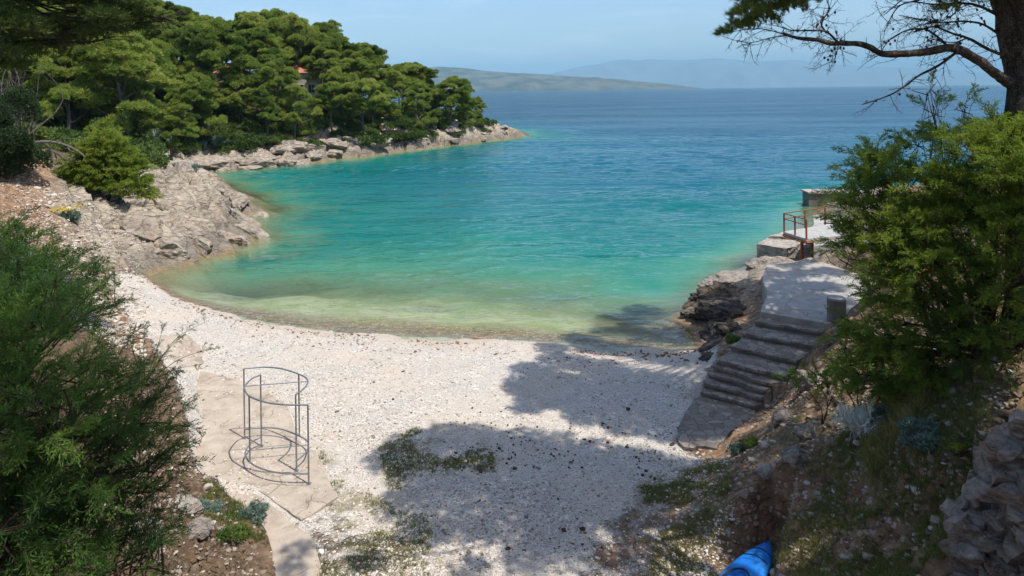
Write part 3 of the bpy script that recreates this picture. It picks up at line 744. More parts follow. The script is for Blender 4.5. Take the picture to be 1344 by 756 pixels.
def make_pine(seed, H=12, spread=3.4, low=.28, npad=46, tufts=150, lean=.12, flat=.95, L=.30, w=.026):
    """root-local tree: returns (trunk Geo, crown Geo)"""
    rng = np.random.default_rng(seed)
    ax = rng.uniform(0, 6.28); dx, dy = math.cos(ax) * lean * H, math.sin(ax) * lean * H
    T = spline([[0, 0, -.6], [dx * .15 + rng.normal(0, .2), dy * .15, H * .3], [dx * .6, dy * .6 + rng.normal(0, .3), H * .62], [dx, dy, H * .93]], 14)
    tg, cg = Geo(), Geo()
    tube(tg, T, np.linspace(.26, .05, 14) * H / 12, 7)
    ncl = int(npad * .36)
    for k in range(ncl):
        t = low + (1 - low) * (k + .5) / ncl + rng.uniform(-.04, .04)
        if k == ncl - 1: t = .99
        base = T[min(13, int(t * 13))]
        prof = math.sin(min(1, max(0, (t - low) / (1 - low)) * .84 + .18) * math.pi) ** .6
        a = k * 2.4 + rng.uniform(-.6, .6); rad = spread * prof * rng.uniform(.45, 1.0) if k < ncl - 2 else spread * rng.uniform(0, .25)
        c = base + np.array([math.cos(a) * rad, math.sin(a) * rad, rng.uniform(-.2, .9)])
        R_ = rng.uniform(.85, 1.35) * spread / 3.4
        b0 = T[max(0, min(13, int((t - .14) * 13)))]
        tube(tg, spline([b0, (b0 + c) / 2 + [0, 0, -.3], c - [0, 0, .2]], 6), np.linspace(.085, .03, 6) * H / 12, 4, caps=False)
        clb = rng.uniform(.25, .8)
        for q_ in range(int(12 + 4 * R_)):
            d = rng.normal(size=3); d /= np.linalg.norm(d); d[2] = abs(d[2]) * 1.05 - .3
            pc = c + d * R_ * rng.uniform(.25, 1.2); s = rng.uniform(.24, .52) * spread / 3.4
            n = int(tufts * s * s * 2.6)
            P, D = pad_pts(pc, (s * 1.1, s * 1.1, s * flat), n, rng, up=.55)
            needles(cg, P, D, 6, L, w, .62, rng, np.clip(clb + rng.normal(0, .12) + rng.normal(0, .08, n), 0, 1))
            if q_ % 3 == 0: tube(tg, [c - [0, 0, .2], (c + pc) / 2, pc], np.array([.03, .022, .01]), 3, caps=False)
    for k in range(5):
        t = rng.uniform(.12, low + .12); b0 = T[int(t * 13)]; a = rng.uniform(0, 6.28); l_ = rng.uniform(.8, 1.9)
        tube(tg, [b0, b0 + [math.cos(a) * l_ * .5, math.sin(a) * l_ * .5, .1], b0 + [math.cos(a) * l_, math.sin(a) * l_, rng.uniform(-.2, .5)]], np.array([.035, .025, .008]), 3, caps=False)
    return tg, cg

def make_bush(seed, r=1.2, hgt=1.2, n=900, k=5, L=.16, w=.035, lobes=9):
    lobes = int(lobes * 1.5)
    rng = np.random.default_rng(seed); tg, cg = Geo(), Geo()
    for i in range(lobes):
        a = rng.uniform(0, 6.28); rr = r * rng.uniform(0, .85) ** .8
        s = r * rng.uniform(.28, .52); c = np.array([math.cos(a) * rr, math.sin(a) * rr, hgt * rng.uniform(.1, .72) * (1 - .35 * rr / r)])
        P, D = pad_pts(c, (s, s, s * .75 * hgt / r), n // lobes, rng)
        needles(cg, P, D, k, L, w, .7, rng, np.full(len(P), rng.uniform(.2, .9)))
        tube(tg, spline([[0, 0, -.15], c * [.5, .5, .4], c], 5), np.linspace(.04, .01, 5) * r, 4, caps=False)
    return tg, cg

# feathery tamarisk plume templates: local axis along +X, drooping
def plume(seed, L=.62, nb=20):
    rng = np.random.default_rng(seed); B, T, S = [], [], []
    ax = spline([[0, 0, 0], [L * .4, rng.normal(0, .03), .04], [L * .75, rng.normal(0, .05), 0], [L, rng.normal(0, .07), -.09]], nb + 2)
    for i in range(1, nb + 2):
        t = i / (nb + 1); p = ax[i]; dirx = ax[i] - ax[i - 1]; dirx /= np.linalg.norm(dirx)
        bl = L * .36 * (1 - t * .65) * rng.uniform(.6, 1.25)
        for sd in range(2 if t > .25 else 1):
            a = rng.uniform(0, 6.28); side = np.array([0, math.cos(a), math.sin(a) * .8]); q = dirx * .85 + side * .75; q /= np.linalg.norm(q)
            m = 9
            for j in range(m):
                u = (j + .3) / m; b0 = p + q * bl * u + np.array([0, 0, -.10 * (u * bl) ** 2 * 10])
                nd = q * .9 + rng.normal(0, .42, 3); nd /= np.linalg.norm(nd)
                B.append(b0); T.append(nd * bl * rng.uniform(.28, .5)); S.append(np.cross(nd, rng.normal(size=3)))
    B, T, S = np.array(B), np.array(T), np.array(S); S /= np.linalg.norm(S, axis=1)[:, None]
    return ax, B, T, S
PL = [plume(i) for i in range(7)]
def add_plumes(cg, tg, C, D, size, rng, var, w=.0042, thin=1.0):
    up = np.array([0, 0, 1.0])
    for c, d, s, v in zip(C, D, size, var):
        ax, B, T, S = PL[rng.integers(7)]
        x = d / np.linalg.norm(d); y = np.cross(up, x); y /= np.linalg.norm(y) + 1e-6; z = np.cross(x, y); Mx = np.stack([x, y, z])
        if thin < 1: sel = rng.random(len(B)) < thin; B, T, S = B[sel], T[sel], S[sel]
        b = B @ Mx * s + c; t = T @ Mx * s; sd = S @ Mx * w
        n = len(b)
        V = np.stack([b, b + t * .5 + sd, b + t, b + t * .5 - sd], 1).reshape(-1, 3); k = np.arange(n) * 4
        cg.add(V, np.stack([k, k + 1, k + 2, k + 3], 1), np.clip(np.repeat(v + rng.normal(0, .1, n), 4), 0, 1))
        if tg is not None: tube(tg, (ax[::4] @ Mx) * s + c, np.linspace(.005, .0015, len(ax[::4])) * (s + .3), 3, caps=False)

def tamarisk(name, label, base, lobes, seed, nper=60, size=(.7, 1.2), bare=6, group=None, w=.0042, stem=.07, matk='tam', dens=1.0):
    """lobes: list of (center xyz, radius, brightness)"""
    rng = np.random.default_rng(seed); base = np.asarray(base, float)
    root = empty(name, base, label, 'shrub', group)
    tg, cg = Geo(), Geo()
    for (c, r, br) in lobes:
        c = np.asarray(c, float) - base
        mid = c * [.45, .45, .6] + rng.normal(0, .15, 3)
        S = spline([[0, 0, -.3], mid, c], 9); tube(tg, S, np.linspace(stem, stem * .22, 9), 6, rough=.2)
        n = int(nper * dens * r * r); d = rng.normal(size=(n, 3)); d /= np.linalg.norm(d, axis=1)[:, None]
        d[:, 2] = np.abs(d[:, 2]) * .8 - .2
        P = c + d * r * rng.uniform(.05, .72, (n, 1)) ** .7
        D = d + [0, 0, .15] + rng.normal(0, .3, (n, 3))
        D += .45 * (c / (np.linalg.norm(c) + 1e-6))
        add_plumes(cg, tg, P, D, rng.uniform(size[0], size[1], n), rng, np.clip(br + rng.normal(0, .16, n), 0, 1), w)
        for i in range(4):
            q = P[rng.integers(n)]; tube(tg, spline([S[5], (S[5] + q) / 2 + rng.normal(0, .1, 3), q], 6), np.linspace(stem * .3, .005, 6), 5, caps=False)
        for i in range(bare):
            e = c + d[rng.integers(n)] * r * rng.uniform(.8, 1.25)
            tube(tg, spline([c + rng.normal(0, .15, 3), (c + e) / 2 + rng.normal(0, .12, 3), e], 6), np.linspace(.012, .003, 6), 4, caps=False)
    tg.build('stem', M['twig'], root, smooth=True); cg.build('foliage', M[matk], root)
    return root

# ------------------------------------------------------------------ far wood
VARS = []
def pine_proto(seed, **k):
    tg, cg = make_pine(seed, **k); r = empty('pine_tree'); a = tg.build('trunk', M['barkfar'], r, smooth=True); c = cg.build('crown', M['pine'], r); return r, [a, c]
for s, k in ((1, dict(H=12, low=.4)), (2, dict(H=11, spread=3.9, low=.5, lean=.2)), (3, dict(H=13, spread=3.0, low=.36)), (4, dict(H=10, spread=3.4, low=.2, npad=50)), (5, dict(H=12.5, spread=4.3, low=.55, npad=50)), (6, dict(H=9, spread=2.8, low=.12, npad=44)), (7, dict(H=11.5, spread=3.4, low=.34, npad=46, lean=.28))):
    VARS.append(pine_proto(s, **k))
used = [False] * len(VARS)
def put_tree(i, loc, sc, rz, label, group, cat='pine tree'):
    r, kids = VARS[i]
    if used[i]: r = copy_thing(r, kids)
    used[i] = True
    r.location = loc; r.scale = (sc[0], sc[0], sc[1]); r.rotation_euler = (0, 0, rz); tag(r, label, cat, group)
FOREST = [(-60, 66), (-38, 79), (-46, 89), (-40, 97), (-31.5, 102), (-22.5, 113), (-15.5, 124), (-8, 134), (-3.5, 142), (-7, 150), (-20, 152), (-40, 150), (-60, 145), (-95, 140), (-95, 60)]
SKY = [(0, -60), (200, -8), (250, -4), (300, 8), (345, 3), (395, 12), (430, 33), (470, 50), (500, 58), (530, 74), (560, 86), (590, 92), (608, 104), (622, 126), (640, 150)]
rngf = np.random.default_rng(5)
placed = []
tries = 0
while len(placed) < 210 and tries < 9000:
    tries += 1
    x, y = rngf.uniform(-95, -4), rngf.uniform(60, 152)
    if not inside(np.array([x]), np.array([y]), FOREST)[0]: continue
    px = CXP + x / y * F
    if px < -60: continue
    # leave the view to the houses open
    if 366 < px < 428 and 103 < y < 122: continue
    if 268 < px < 322 and 102 < y < 120: continue
    if any((x - a) ** 2 + (y - b) ** 2 < (4.1 if y < 125 else 4.8) ** 2 for a, b in placed): continue
    placed.append((x, y))
print('far pines', len(placed), tries)
for n, (x, y) in enumerate(placed):
    z = hz(x, y) - .1
    px = CXP + x / y * F
    dfar = float(pdist(np.array([x]), np.array([y]), coast_far)[0])
    ytop = np.interp(px, [a for a, _ in SKY], [b for _, b in SKY])
    hmax = CH + (HY - ytop + rngf.uniform(-12, 3)) * y / F - z
    i = int(rngf.integers(len(VARS)))
    base = [12, 11, 13, 10, 12.5, 9, 11.5][i]
    want = min(rngf.uniform(10.5, 15.5), hmax) if dfar > 12 else min(rngf.uniform(6.5, 11), hmax)
    want = max(want, 3.0)
    s = want / (base * 1.03); sx = s * rngf.uniform(.9, 1.15) if s > .6 else s * 1.15
    if px > 560: lb, gp = 'rounded green pine at the seaward tip of the wood on the far headland', 'pines at the tip of the headland'
    elif dfar < 16 and x > -45: lb, gp = 'low bright pine in the front row above the pale rocks across the water', 'pines in the front row above the far rocks'
    elif px > 230: lb, gp = 'tall pine crowding the wooded hill across the cove', 'pines on the hill across the cove'
    else: lb, gp = 'tall pine in the dense wood behind the left side of the cove', 'pines in the wood on the left'
    put_tree(i, (x, y, z), (sx, s), rngf.uniform(0, 6.28), lb, gp)

# shrubs below the pines
BV = []
for s in (21, 22, 23, 24):
    tg, cg = make_bush(s, 1.7, 1.7, n=1300, k=5, L=.26, w=.045, lobes=12)
    r = empty('evergreen_shrub'); BV.append((r, [tg.build('stem', M['twig'], r), cg.build('foliage', M['maquis'], r)]))
bused = [False] * 4
def put_bush(i, loc, s, label, group=None, zs=1.0):
    r, kids = BV[i]
    if bused[i]: r = copy_thing(r, kids)
    bused[i] = True
    r.location = loc; r.scale = (s, s, s * zs); r.rotation_euler = (0, 0, rngf.uniform(0, 6.28)); tag(r, label, 'shrub', group)
cnt = 0
bp = []
while cnt < 170:
    t = rngf.uniform(0, 1)
    cf = spline([(-52, 84), (-47, 91), (-41, 99), (-33, 103), (-24, 114), (-17, 125), (-9, 135), (-4, 144)], 60)
    p = cf[int(t * 59)]; off = rngf.uniform(-3.0, 10.0)
    x, y = p[0] - off * .7 + rngf.normal(0, .6), p[1] + off * .7 + rngf.normal(0, .6)
    if any((x - a) ** 2 + (y - b_) ** 2 < 1.35 ** 2 for a, b_ in bp): continue
    z = hz(x, y)
    if z < 1.0: continue
    bp.append((x, y)); cnt += 1
    put_bush(int(rngf.integers(4)), (x, y, z - .25), rngf.uniform(.65, 1.35), 'dense green shrub at the foot of the pines above the far pale rocks', 'shrubs along the far shore')
cnt = 0
while cnt < 60:
    D = rngf.uniform(52, 88); px = rngf.uniform(-30, 250)
    x = (px - CXP) * D / F; y = D
    if D < 60 and px > 60: continue
    if px > 190 and D < 84: continue
    if any((x - a) ** 2 + (y - b_) ** 2 < 1.9 ** 2 for a, b_ in bp): continue
    z = hz(x, y)
    if z < 1.8: continue
    bp.append((x, y)); cnt += 1
    put_bush(int(rngf.integers(4)), (x, y, z - .25), rngf.uniform(.7, 1.5), 'leafy shrub in the undergrowth of the wood left of the cove', 'undergrowth shrubs on the left')
for px, py, D, s in ((20, 178, 52, 1.1), (70, 176, 58, 1.0), (130, 180, 62, 1.2), (165, 190, 68, 1.0), (40, 168, 60, 1.3), (190, 196, 78, .9)):
    p = WD(px, py, D); z = hz(p[0], p[1]); put_bush(int(rngf.integers(4)), (p[0], p[1], z - .2), s, 'leafy shrub in the undergrowth of the wood left of the cove', 'undergrowth shrubs on the left')

# agaves
def agave_proto(seed):
    rng = np.random.default_rng(seed); g = Geo()
    for i in range(34):
        a = i * 2.4; el = R(18 + 62 * rng.random()); l = rng.uniform(1.0, 1.5)
        d = np.array([math.cos(a) * math.cos(el), math.sin(a) * math.cos(el), math.sin(el)]); s = np.array([-math.sin(a), math.cos(a), 0])
        pts = [d * l * t + np.array([0, 0, -.28 * t * t * math.cos(el) * l]) for t in (0, .3, .65, 1)]
        ws = (.07, .10, .07, .004); V = []
        for p, w_ in zip(pts, ws): V += [p - s * w_, p + s * w_ , p - d * .02 + np.array([0, 0, -.03])]
        Fc = []
        for k in range(3):
            q = k * 3; Fc += [[q, q + 2, q + 5, q + 3], [q + 2, q + 1, q + 4, q + 5], [q + 1, q, q + 3, q + 4]]
        g.add(V, Fc, rng.uniform(.2, .9))
    r = g.build('agave_plant', M['agave']); return r
ag = agave_proto(3)
for n, (px, py, D, s) in enumerate(((192, 186, 84, 1.1), (204, 182, 86, 1.3), (215, 189, 84, 1.2), (225, 186, 88, .9), (262, 186, 96, 1.2), (272, 183, 97, 1.3), (282, 188, 95, 1.2), (292, 185, 97, 1.1), (300, 189, 96, .9), (185, 192, 80, 1.0), (268, 191, 94, 1.0))):
    o = ag if n == 0 else ag.copy()
    if n: COL.objects.link(o)
    p = WD(px, py, D); o.location = (p[0], p[1], max(hz(p[0], p[1]), p[2] - .6)); o.scale = (s * 1.3,) * 3; o.rotation_euler.z = n * 1.3
    tag(o, 'spiky blue-green agave at the edge of the far wood above the rocks' if n in (4, 5, 6, 7, 8, 10) else 'spiky blue-green agave at the left corner of the far shore', 'agave', 'agaves along the far wood' if n in (4, 5, 6, 7, 8, 10) else 'agaves at the left corner')

# houses among the pines
def house(name, label, px, D, zb, wpx, hgt, depth, rz, wallm, roof_h, wins):
    cx = (px - CXP) * D / F; wd = wpx * D / F
    root = empty(name, (cx, D, zb), label, 'house', rz=rz)
    g = Geo(); box(g, (0, 0, hgt / 2 - 1.5), (wd, depth, hgt + 3)); g.build('wall', wallm, root)
    g = Geo(); e = .35; x0, x1, y0, y1 = -wd / 2 - e, wd / 2 + e, -depth / 2 - e, depth / 2 + e
    V = [[x0, y0, hgt], [x1, y0, hgt], [x1, y1, hgt], [x0, y1, hgt], [x0 + depth * .4, 0, hgt + roof_h], [x1 - depth * .4, 0, hgt + roof_h]]
    g.add(V, [[0, 1, 5, 4], [2, 3, 4, 5]]); g.add(V, [[1, 2, 5], [3, 0, 4]]); g.add([[q[0], q[1], q[2] - .01] for q in V[:4]], [[3, 2, 1, 0]])
    rf = g.build('roof', M['roof'], root)
    g = Geo(); box(g, (wd * .2, 0, hgt + roof_h), (.6, .6, 1.2)); g.build('chimney', wallm, rf)
    for (u, v, w_, h_) in wins:
        g = Geo(); xx = u * wd / 2
        for (a, c_, sx, sz) in ((0, h_ / 2 + .05, w_ + .2, .1), (0, -h_ / 2 - .05, w_ + .2, .1), (-w_ / 2 - .05, 0, .1, h_), (w_ / 2 + .05, 0, .1, h_), (0, 0, .05, h_)): box(g, (xx + a, -depth / 2 - .04, v + c_), (sx, .12, sz))
        f = g.build('window', M['pinkwall'], root)
        g = Geo(); box(g, (xx, -depth / 2 - .012, v), (w_, .02, h_)); g.build('pane', M['dark'], f)
    return root
zb = WD(398, 156, 123)[2]
house('house', 'stone-coloured house with dark windows half hidden by pines on the far hill', 398, 123, zb, 52, 8.2, 7, R(6), M['housewall'], 1.6, [(.1, 1.9, 1.3, 1.5), (.55, 1.9, 1.3, 1.5), (-.6, 1.9, 1.1, 1.5), (-.6, 5.4, 1.1, 1.4), (.05, 5.4, 1.1, 1.4), (.6, 5.4, 1.1, 1.4)])
zb = WD(298, 135, 121)[2]
house('house', 'pale house with a pinkish tiled roof glimpsed high between pine trunks', 298, 121, zb, 46, 5.2, 6, R(-5), M['pinkwall'], 1.9, [(-.5, 3.3, 1.0, 1.3), (.3, 3.3, 1.0, 1.3)])
# red-brown shed and orange awning near the far shore
p = WD(327, 197, 101); g = Geo(); root = empty('wooden_shed', (p[0], p[1], p[2]), 'small red-brown wooden shed under the pines above the far rocks', 'shed')
box(g, (0, 0, .9), (2.3, 1.6, 2.4)); g.build('wall', M['redwood'], root)
g = Geo(); box(g, (0, -.1, 2.2), (2.7, 2.1, .12), tilt=.12); g.build('roof', M['jetty'], root)
g = Geo(); box(g, (.3, -.82, .8), (.8, .05, 1.8)); g.build('door', M['rust'], root)
p = WD(293, 176, 100); root = empty('orange_awning', (p[0], p[1], p[2]), 'orange cloth awning showing between the trees above the agaves', 'awning')
g = Geo(); n = 9
xs_, ys_ = np.meshgrid(np.linspace(-.9, .9, n), np.linspace(-.6, .6, n)); zs_ = .9 + .35 * ys_ + .06 * np.sin(xs_ * 7)
V = np.stack([xs_.ravel(), ys_.ravel(), zs_.ravel()], 1); Q = grid_faces(n, n); g.add(V, Q); g.add(V - [0, 0, .03], Q[:, ::-1]); g.build('awning_cloth', M['orangecloth'], root)
for sx in (-.85, .85):
    for sy in (-.55, .55):
        g = Geo(); tube(g, [[sx, sy, -1.2], [sx, sy, .85 + .35 * sy]], .03, 5); g.build('pole', M['twig'], root)

# ------------------------------------------------------------------ changing cabin (bare steel frame)
ZT, ZL, ZG = 1.98, .30, .055
def planline(P, z=ZT): return np.array([W(a, b, z)[:2] for a, b in P])
A1 = planline([(320, 484), (335, 482.6), (350, 482), (370, 484), (392, 491), (401, 495.5), (404, 500.5), (400, 509), (388, 518)])
A2 = planline([(342, 492), (330, 497.5), (321.5, 507), (321.5, 512), (327, 519.5), (345, 527), (370, 531), (404, 531.5)])
c0 = (A1[0] + A2[-1]) / 2
root = empty('changing_cabin', (c0[0], c0[1], 0), 'bare galvanised steel frame of a spiral changing cabin standing on the stone slab', 'changing cabin')
def l3(P, z): P = np.asarray(P); return np.column_stack([P[:, 0] - c0[0], P[:, 1] - c0[1], np.full(len(P), z)])
for arc in (A1, A2):
    S = spline(l3(arc, 0), 44)
    for z in (ZT, ZL):
        g = Geo(); tube(g, S + [0, 0, z], .020, 8); g.build('rail', M['galv'], root, smooth=True)
for (q, z0) in ((A1[0], ZG), (A1[4], ZL), (A2[4], ZL), (A2[0], ZG), (A1[-1], ZG), (A2[-1], ZG)):
    g = Geo(); x, y = q - c0; tube(g, [[x, y, z0], [x, y, ZT]], .0215, 8); g.build('post', M['galv'], root, smooth=True)
for z in (ZT, ZL):
    g = Geo(); a, b_ = A2[2] - c0, A1[6] - c0; tube(g, [[a[0], a[1], z], [b_[0], b_[1], z]], .012, 6); g.build('crossbar', M['galv'], root)
for q in (A1[0], A2[0], A1[-1], A2[-1]):
    g = Geo(); x, y = q - c0; box(g, (x, y, ZG + .004), (.10, .10, .012)); g.build('foot_plate', M['galv'], root)

# concrete slabs around the cabin
def slab(name, label, pxs, z=.05, mat='slab', rough=.05):
    P = [W(a, b, z)[:2] for a, b in pxs]
    o = prism(P, z - .3, z, name, M[mat], bevel=.015, rough=rough); tag(o, label, 'slab'); return o
slab('stone_slab', 'large pale beige slab carrying the steel changing cabin', [(262, 486), (300, 495), (338, 505), (372, 528), (384, 548), (392, 580), (412, 592), (443, 652), (396, 682), (370, 664), (338, 640), (270, 632), (250, 596), (262, 545), (252, 510)])
slab('stone_slab', 'cracked pale slab path running to the bottom edge left of the grass', [(290, 646), (335, 648), (368, 672), (392, 690), (413, 712), (420, 756), (424, 800), (352, 800), (358, 735), (345, 690)], .06)
slab('stone_slab', 'worn sandy slab half buried in pebbles behind the steel cabin', [(196, 440), (246, 440), (262, 455), (268, 476), (246, 484), (225, 478)], .10)

# ------------------------------------------------------------------ stairs, walkway, bollard, platform
sroot = empty('stone_stairs', (5.84, 21.3, 0), 'shaded stone stairs climbing from the beach to the concrete walkway', 'stairs')
edges = [((917, 518), (992, 535), 0), ]
# front edge (left, right) pixels of each tread and its height
ST = [((917, 513.5), (990, 533), .17), ((923, 502), (999, 522), .34), ((930, 489), (1003, 512), .52), ((935, 479), (1012, 504), .68), ((941, 471.5), (1030, 494), .86), ((959, 454), (1046, 473), 1.04), ((974, 437), (1070, 455), 1.22), ((989, 421.5), (1078, 436), 1.42)]
top_edge = ((998, 409), (1082, 424), 1.62)
rows = ST + [top_edge]
for i in range(len(ST)):
    L0, R0, z = rows[i]; L1, R1, _ = rows[i + 1]
    a, b_ = W(*L0, z)[:2], W(*R0, z)[:2]
    c_, d_ = W(*L1, rows[i + 1][2])[:2], W(*R1, rows[i + 1][2])[:2]
    nrm = (c_ - a); nrm /= np.linalg.norm(nrm)
    O = np.array([5.84, 21.3]); zf = (lambda zz: (lambda p: zz + .012 * vn(np.array([p[0] * 4.]), np.array([p[1] * 4.]))[0]))(z)
    o = prism([a - O, b_ - O, d_ + nrm * .06 - O, c_ + nrm * .06 - O], z - .075, zf, 'step', M['flag'], sroot, bevel=.015, rough=.045, cell=.10)
    k_ = nrm * .055
    prism([a - O + k_, b_ - O + k_, d_ + nrm * .055 - O, c_ + nrm * .055 - O], z - .8, z - .076, 'riser', M['jetty'], o, rough=.03, cell=.12)
P = [W(917, 517, .05)[:2], W(884, 572, .05)[:2], W(890, 584, .05)[:2], W(945, 588, .05)[:2], W(992, 537, .05)[:2]]
o = prism(P, -.3, .035, 'paved_apron', M['flag'], bevel=.01, rough=.16); tag(o, 'crazy-paved apron at the foot of the stone stairs', 'paving')
P = [W(998, 409, 1.62)[:2], (9.75, 26.3), (10.3, 28.3), (11.3, 30.6), (14, 31.4), (17.5, 32), (17.5, 27), (13.5, 23.0), W(1082, 424, 1.62)[:2]]
o = prism(P, .6, 1.62, 'concrete_walkway', M['concrete'], bevel=.03, rough=.03, cell=.2); tag(o, 'pale concrete walkway at the top of the stone stairs', 'walkway')
# low rubble rim along the left of the stairs
p = W(1098, 421, 1.62); root = empty('concrete_bollard', (p[0], p[1], 1.62), 'short round concrete bollard on the walkway beside the tamarisk', 'bollard')
g = Geo(); tube(g, [[0, 0, 0], [0, 0, .3], [0, 0, .74]], .30, 22, rough=.04); g.build('post', M['jetty'], root, smooth=False)
g = Geo(); tube(g, [[0, 0, .742], [0, 0, .80]], .29, 22); g.build('cap', M['concrete'], root)

# platform with rusty rail
Lc, Bc, Fc_, Rc = W(1028, 304, 2.05)[:2], W(1066, 294, 2.05)[:2], W(1058, 313.5, 2.05)[:2], None
Bc2 = W(1110, 290, 2.05)[:2]; Fc2 = W(1120, 308, 2.05)[:2]
proot = empty('railed_platform', (Lc[0], Lc[1], 0), 'small pale raised platform with a rusty red rail above the sea', 'platform')
o = prism([Lc - Lc, Fc_ - Lc, Fc2 - Lc, Bc2 - Lc], 1.93, 2.05, 'deck', M['deck'], proot)
def rel(q, z): return [q[0] - Lc[0], q[1] - Lc[1], z]
mid = lambda a, b, t: a + (b - a) * t
postp = [Lc, mid(Lc, Fc_, .5), mid(Lc, Bc2, .33), Fc_, mid(Lc, Bc2, .66)]
for q in postp:
    g = Geo(); box(g, rel(mid(q, (Lc + Fc2) / 2, .03), 2.5), (.07, .07, 1.0)); g.build('rail_post', M['rust'], proot)
for (a, b_) in ((Lc, Fc_), (Lc, mid(Lc, Bc2, .66))):
    a2, b2 = mid(a, (Lc + Fc2) / 2, .03), mid(b_, (Lc + Fc2) / 2, .03)
    for z in (3.0, 2.72):
        g = Geo(); tube(g, [rel(a2, z), rel(b2, z)], .028, 6); g.build('handrail', M['rust'], proot)
for (a, b_) in ((Lc, Fc_), (Fc_, Fc2), (Lc, Bc2)):
    g = Geo(); tube(g, [rel(a, 1.86), rel(b_, 1.86)], .07, 4); g.build('edge_beam', M['rust'], proot)
for q in (mid(Lc, Fc_, .8), mid(Fc_, Fc2, .12), mid(Fc_, Fc2, .7)):
    z0 = hz(*q) - .3; g = Geo(); box(g, rel(mid(q, (Lc + Fc2) / 2, .03), (1.9 + z0) / 2), (.12, .12, 1.9 - z0)); g.build('leg', M['rust'], proot)

# concrete blocks on the shore
def blockpoly(pxs, z): return [W(a, b, z)[:2] for a, b in pxs]
o = prism(blockpoly([(993, 320), (1034, 326), (1058, 322), (1054, 310), (1010, 311)], .85), -.3, .85, 'concrete_block', M['rocklight'], bevel=.05, rough=.09); tag(o, 'weathered stone-coloured block at the water below the railed platform', 'concrete block')
o = prism(blockpoly([(1010, 309.6), (1056, 313), (1076, 308), (1072, 299), (1030, 303)], 1.0), -.2, 1.0, 'concrete_block', M['rocklight'], bevel=.05, rough=.08); tag(o, 'pale block slab directly under the deck of the railed platform', 'concrete block')
o = prism([(24.9, 57.4), (29.5, 57.1), (29.5, 58.9), (25.0, 59.1)], -3, .62, 'stone_jetty', M['jetty'], bevel=.05, rough=.05, cell=.6); tag(o, 'dark squared stone jetty with a pale top beyond the platform', 'jetty')
o = prism([(24.8, 57.3), (29.6, 57.0), (29.6, 59.0), (24.9, 59.2)], .62, .72, 'coping', M['rocklight'], bevel=.02, cell=.6); o.parent = bpy.data.objects['stone_jetty']
# paving seen through the shrub at the right
o = prism([(14.5, 33), (30, 36), (34, 44), (18, 41)], .8, 1.9, 'stone_terrace', M['concrete'], bevel=.04, rough=.05, cell=.5); tag(o, 'sunlit concrete terrace glimpsed through gaps in the right shrub', 'terrace')

# rocks beside the stairs
def rocks(name, label, parts, mat, cat='rock', sub=4, group=None, **k):
    c0_ = np.array(parts[0][0], float); g = Geo()
    for n, (c, s, rz) in enumerate(parts): rock_geo(g, np.array(c, float) - c0_, s, rz, sub=sub, seed=hash(name + label[:9]) % 7 * 0 + n * 7 + int(abs(c[0]) * 13), **k)
    o = g.build(name, M[mat], smooth=False); o.location = c0_; tag(o, label, cat, group); return o
rocks('shore_rock', 'jagged dark brown rock standing in the water left of the walkway', [((9.2, 28.9, -.1), (1.7, 1.8, .92), .3), ((8.3, 27.2, -.35), (1.1, 1.2, .6), .8), ((9.9, 30.6, .0), (1.5, 1.6, .85), .2), ((8.1, 29.8, -.45), (1.0, .9, .5), .2), ((8.9, 31.6, -.35), (1.3, .9, .6), .5)], 'rockdark', sub=5, amp=.5, freq=1.6)
rocks('shore_rock', 'flat-topped pale brown rock ledge beyond the dark jagged rock', [((11.2, 33.3, .0), (2.1, 1.5, .75), .25), ((13.4, 34.6, .2), (1.9, 1.4, .7), .1)], 'rockbank', sub=5, amp=.3, freq=1.2)
rocks('shore_rock', 'low dark rock at the water edge beside the lower stairs', [((7.6, 25.3, -.1), (.7, 1.0, .55), -.4), ((8.3, 26.2, .1), (.7, .8, .6), -.4), ((7.0, 24.1, 0), (.45, .9, .35), -.7)], 'rockdark', sub=4, amp=.45, freq=1.5)
# rocky outcrop lower right
def wdr(px, py, D, s, rz=0): p = WD(px, py, D); return ((p[0], p[1], p[2]), s, rz)
rr_ = np.random.default_rng(8)
g = Geo(); base = WD(1330, 690, 8.6)
spots = []
for i in range(190):
    t = rr_.random(); py = 527 + 270 * rr_.random() ** .85
    edge = np.interp(py, [527, 564, 593, 626, 662, 706, 756, 800], [1344, 1312, 1294, 1262, 1250, 1236, 1230, 1228])
    px = edge + 14 + rr_.random() ** 1.1 * (1420 - edge)
    D = 9.4 - .0075 * (px - 1240) + rr_.normal(0, .12); p = WD(px, py, D)
    s = rr_.uniform(.11, .30)
    rock_geo(g, p - base, (s * rr_.uniform(.8, 1.3), s * rr_.uniform(.8, 1.2), s * rr_.uniform(.7, 1.2)), rr_.uniform(0, 3), sub=4, seed=i, amp=.16, freq=1.1, var=rr_.random(), cut=.0, hf=.16, lims=(.38, .72))
for (px, py, D, s) in ((1350, 690, 9.9, .9), (1315, 745, 9.6, .8), (1390, 610, 9.9, .9), (1290, 720, 9.9, .6), (1330, 630, 10.0, .6)):
    rock_geo(g, WD(px, py, D) - base, (s * .75, s * .8, s * 1.1), .4, sub=5, seed=int(px), amp=.4)
o = g.build('rock_outcrop', M['rockbank']); o.location = base; tag(o, 'rough grey-brown rock outcrop rising at the lower right corner', 'rock outcrop')
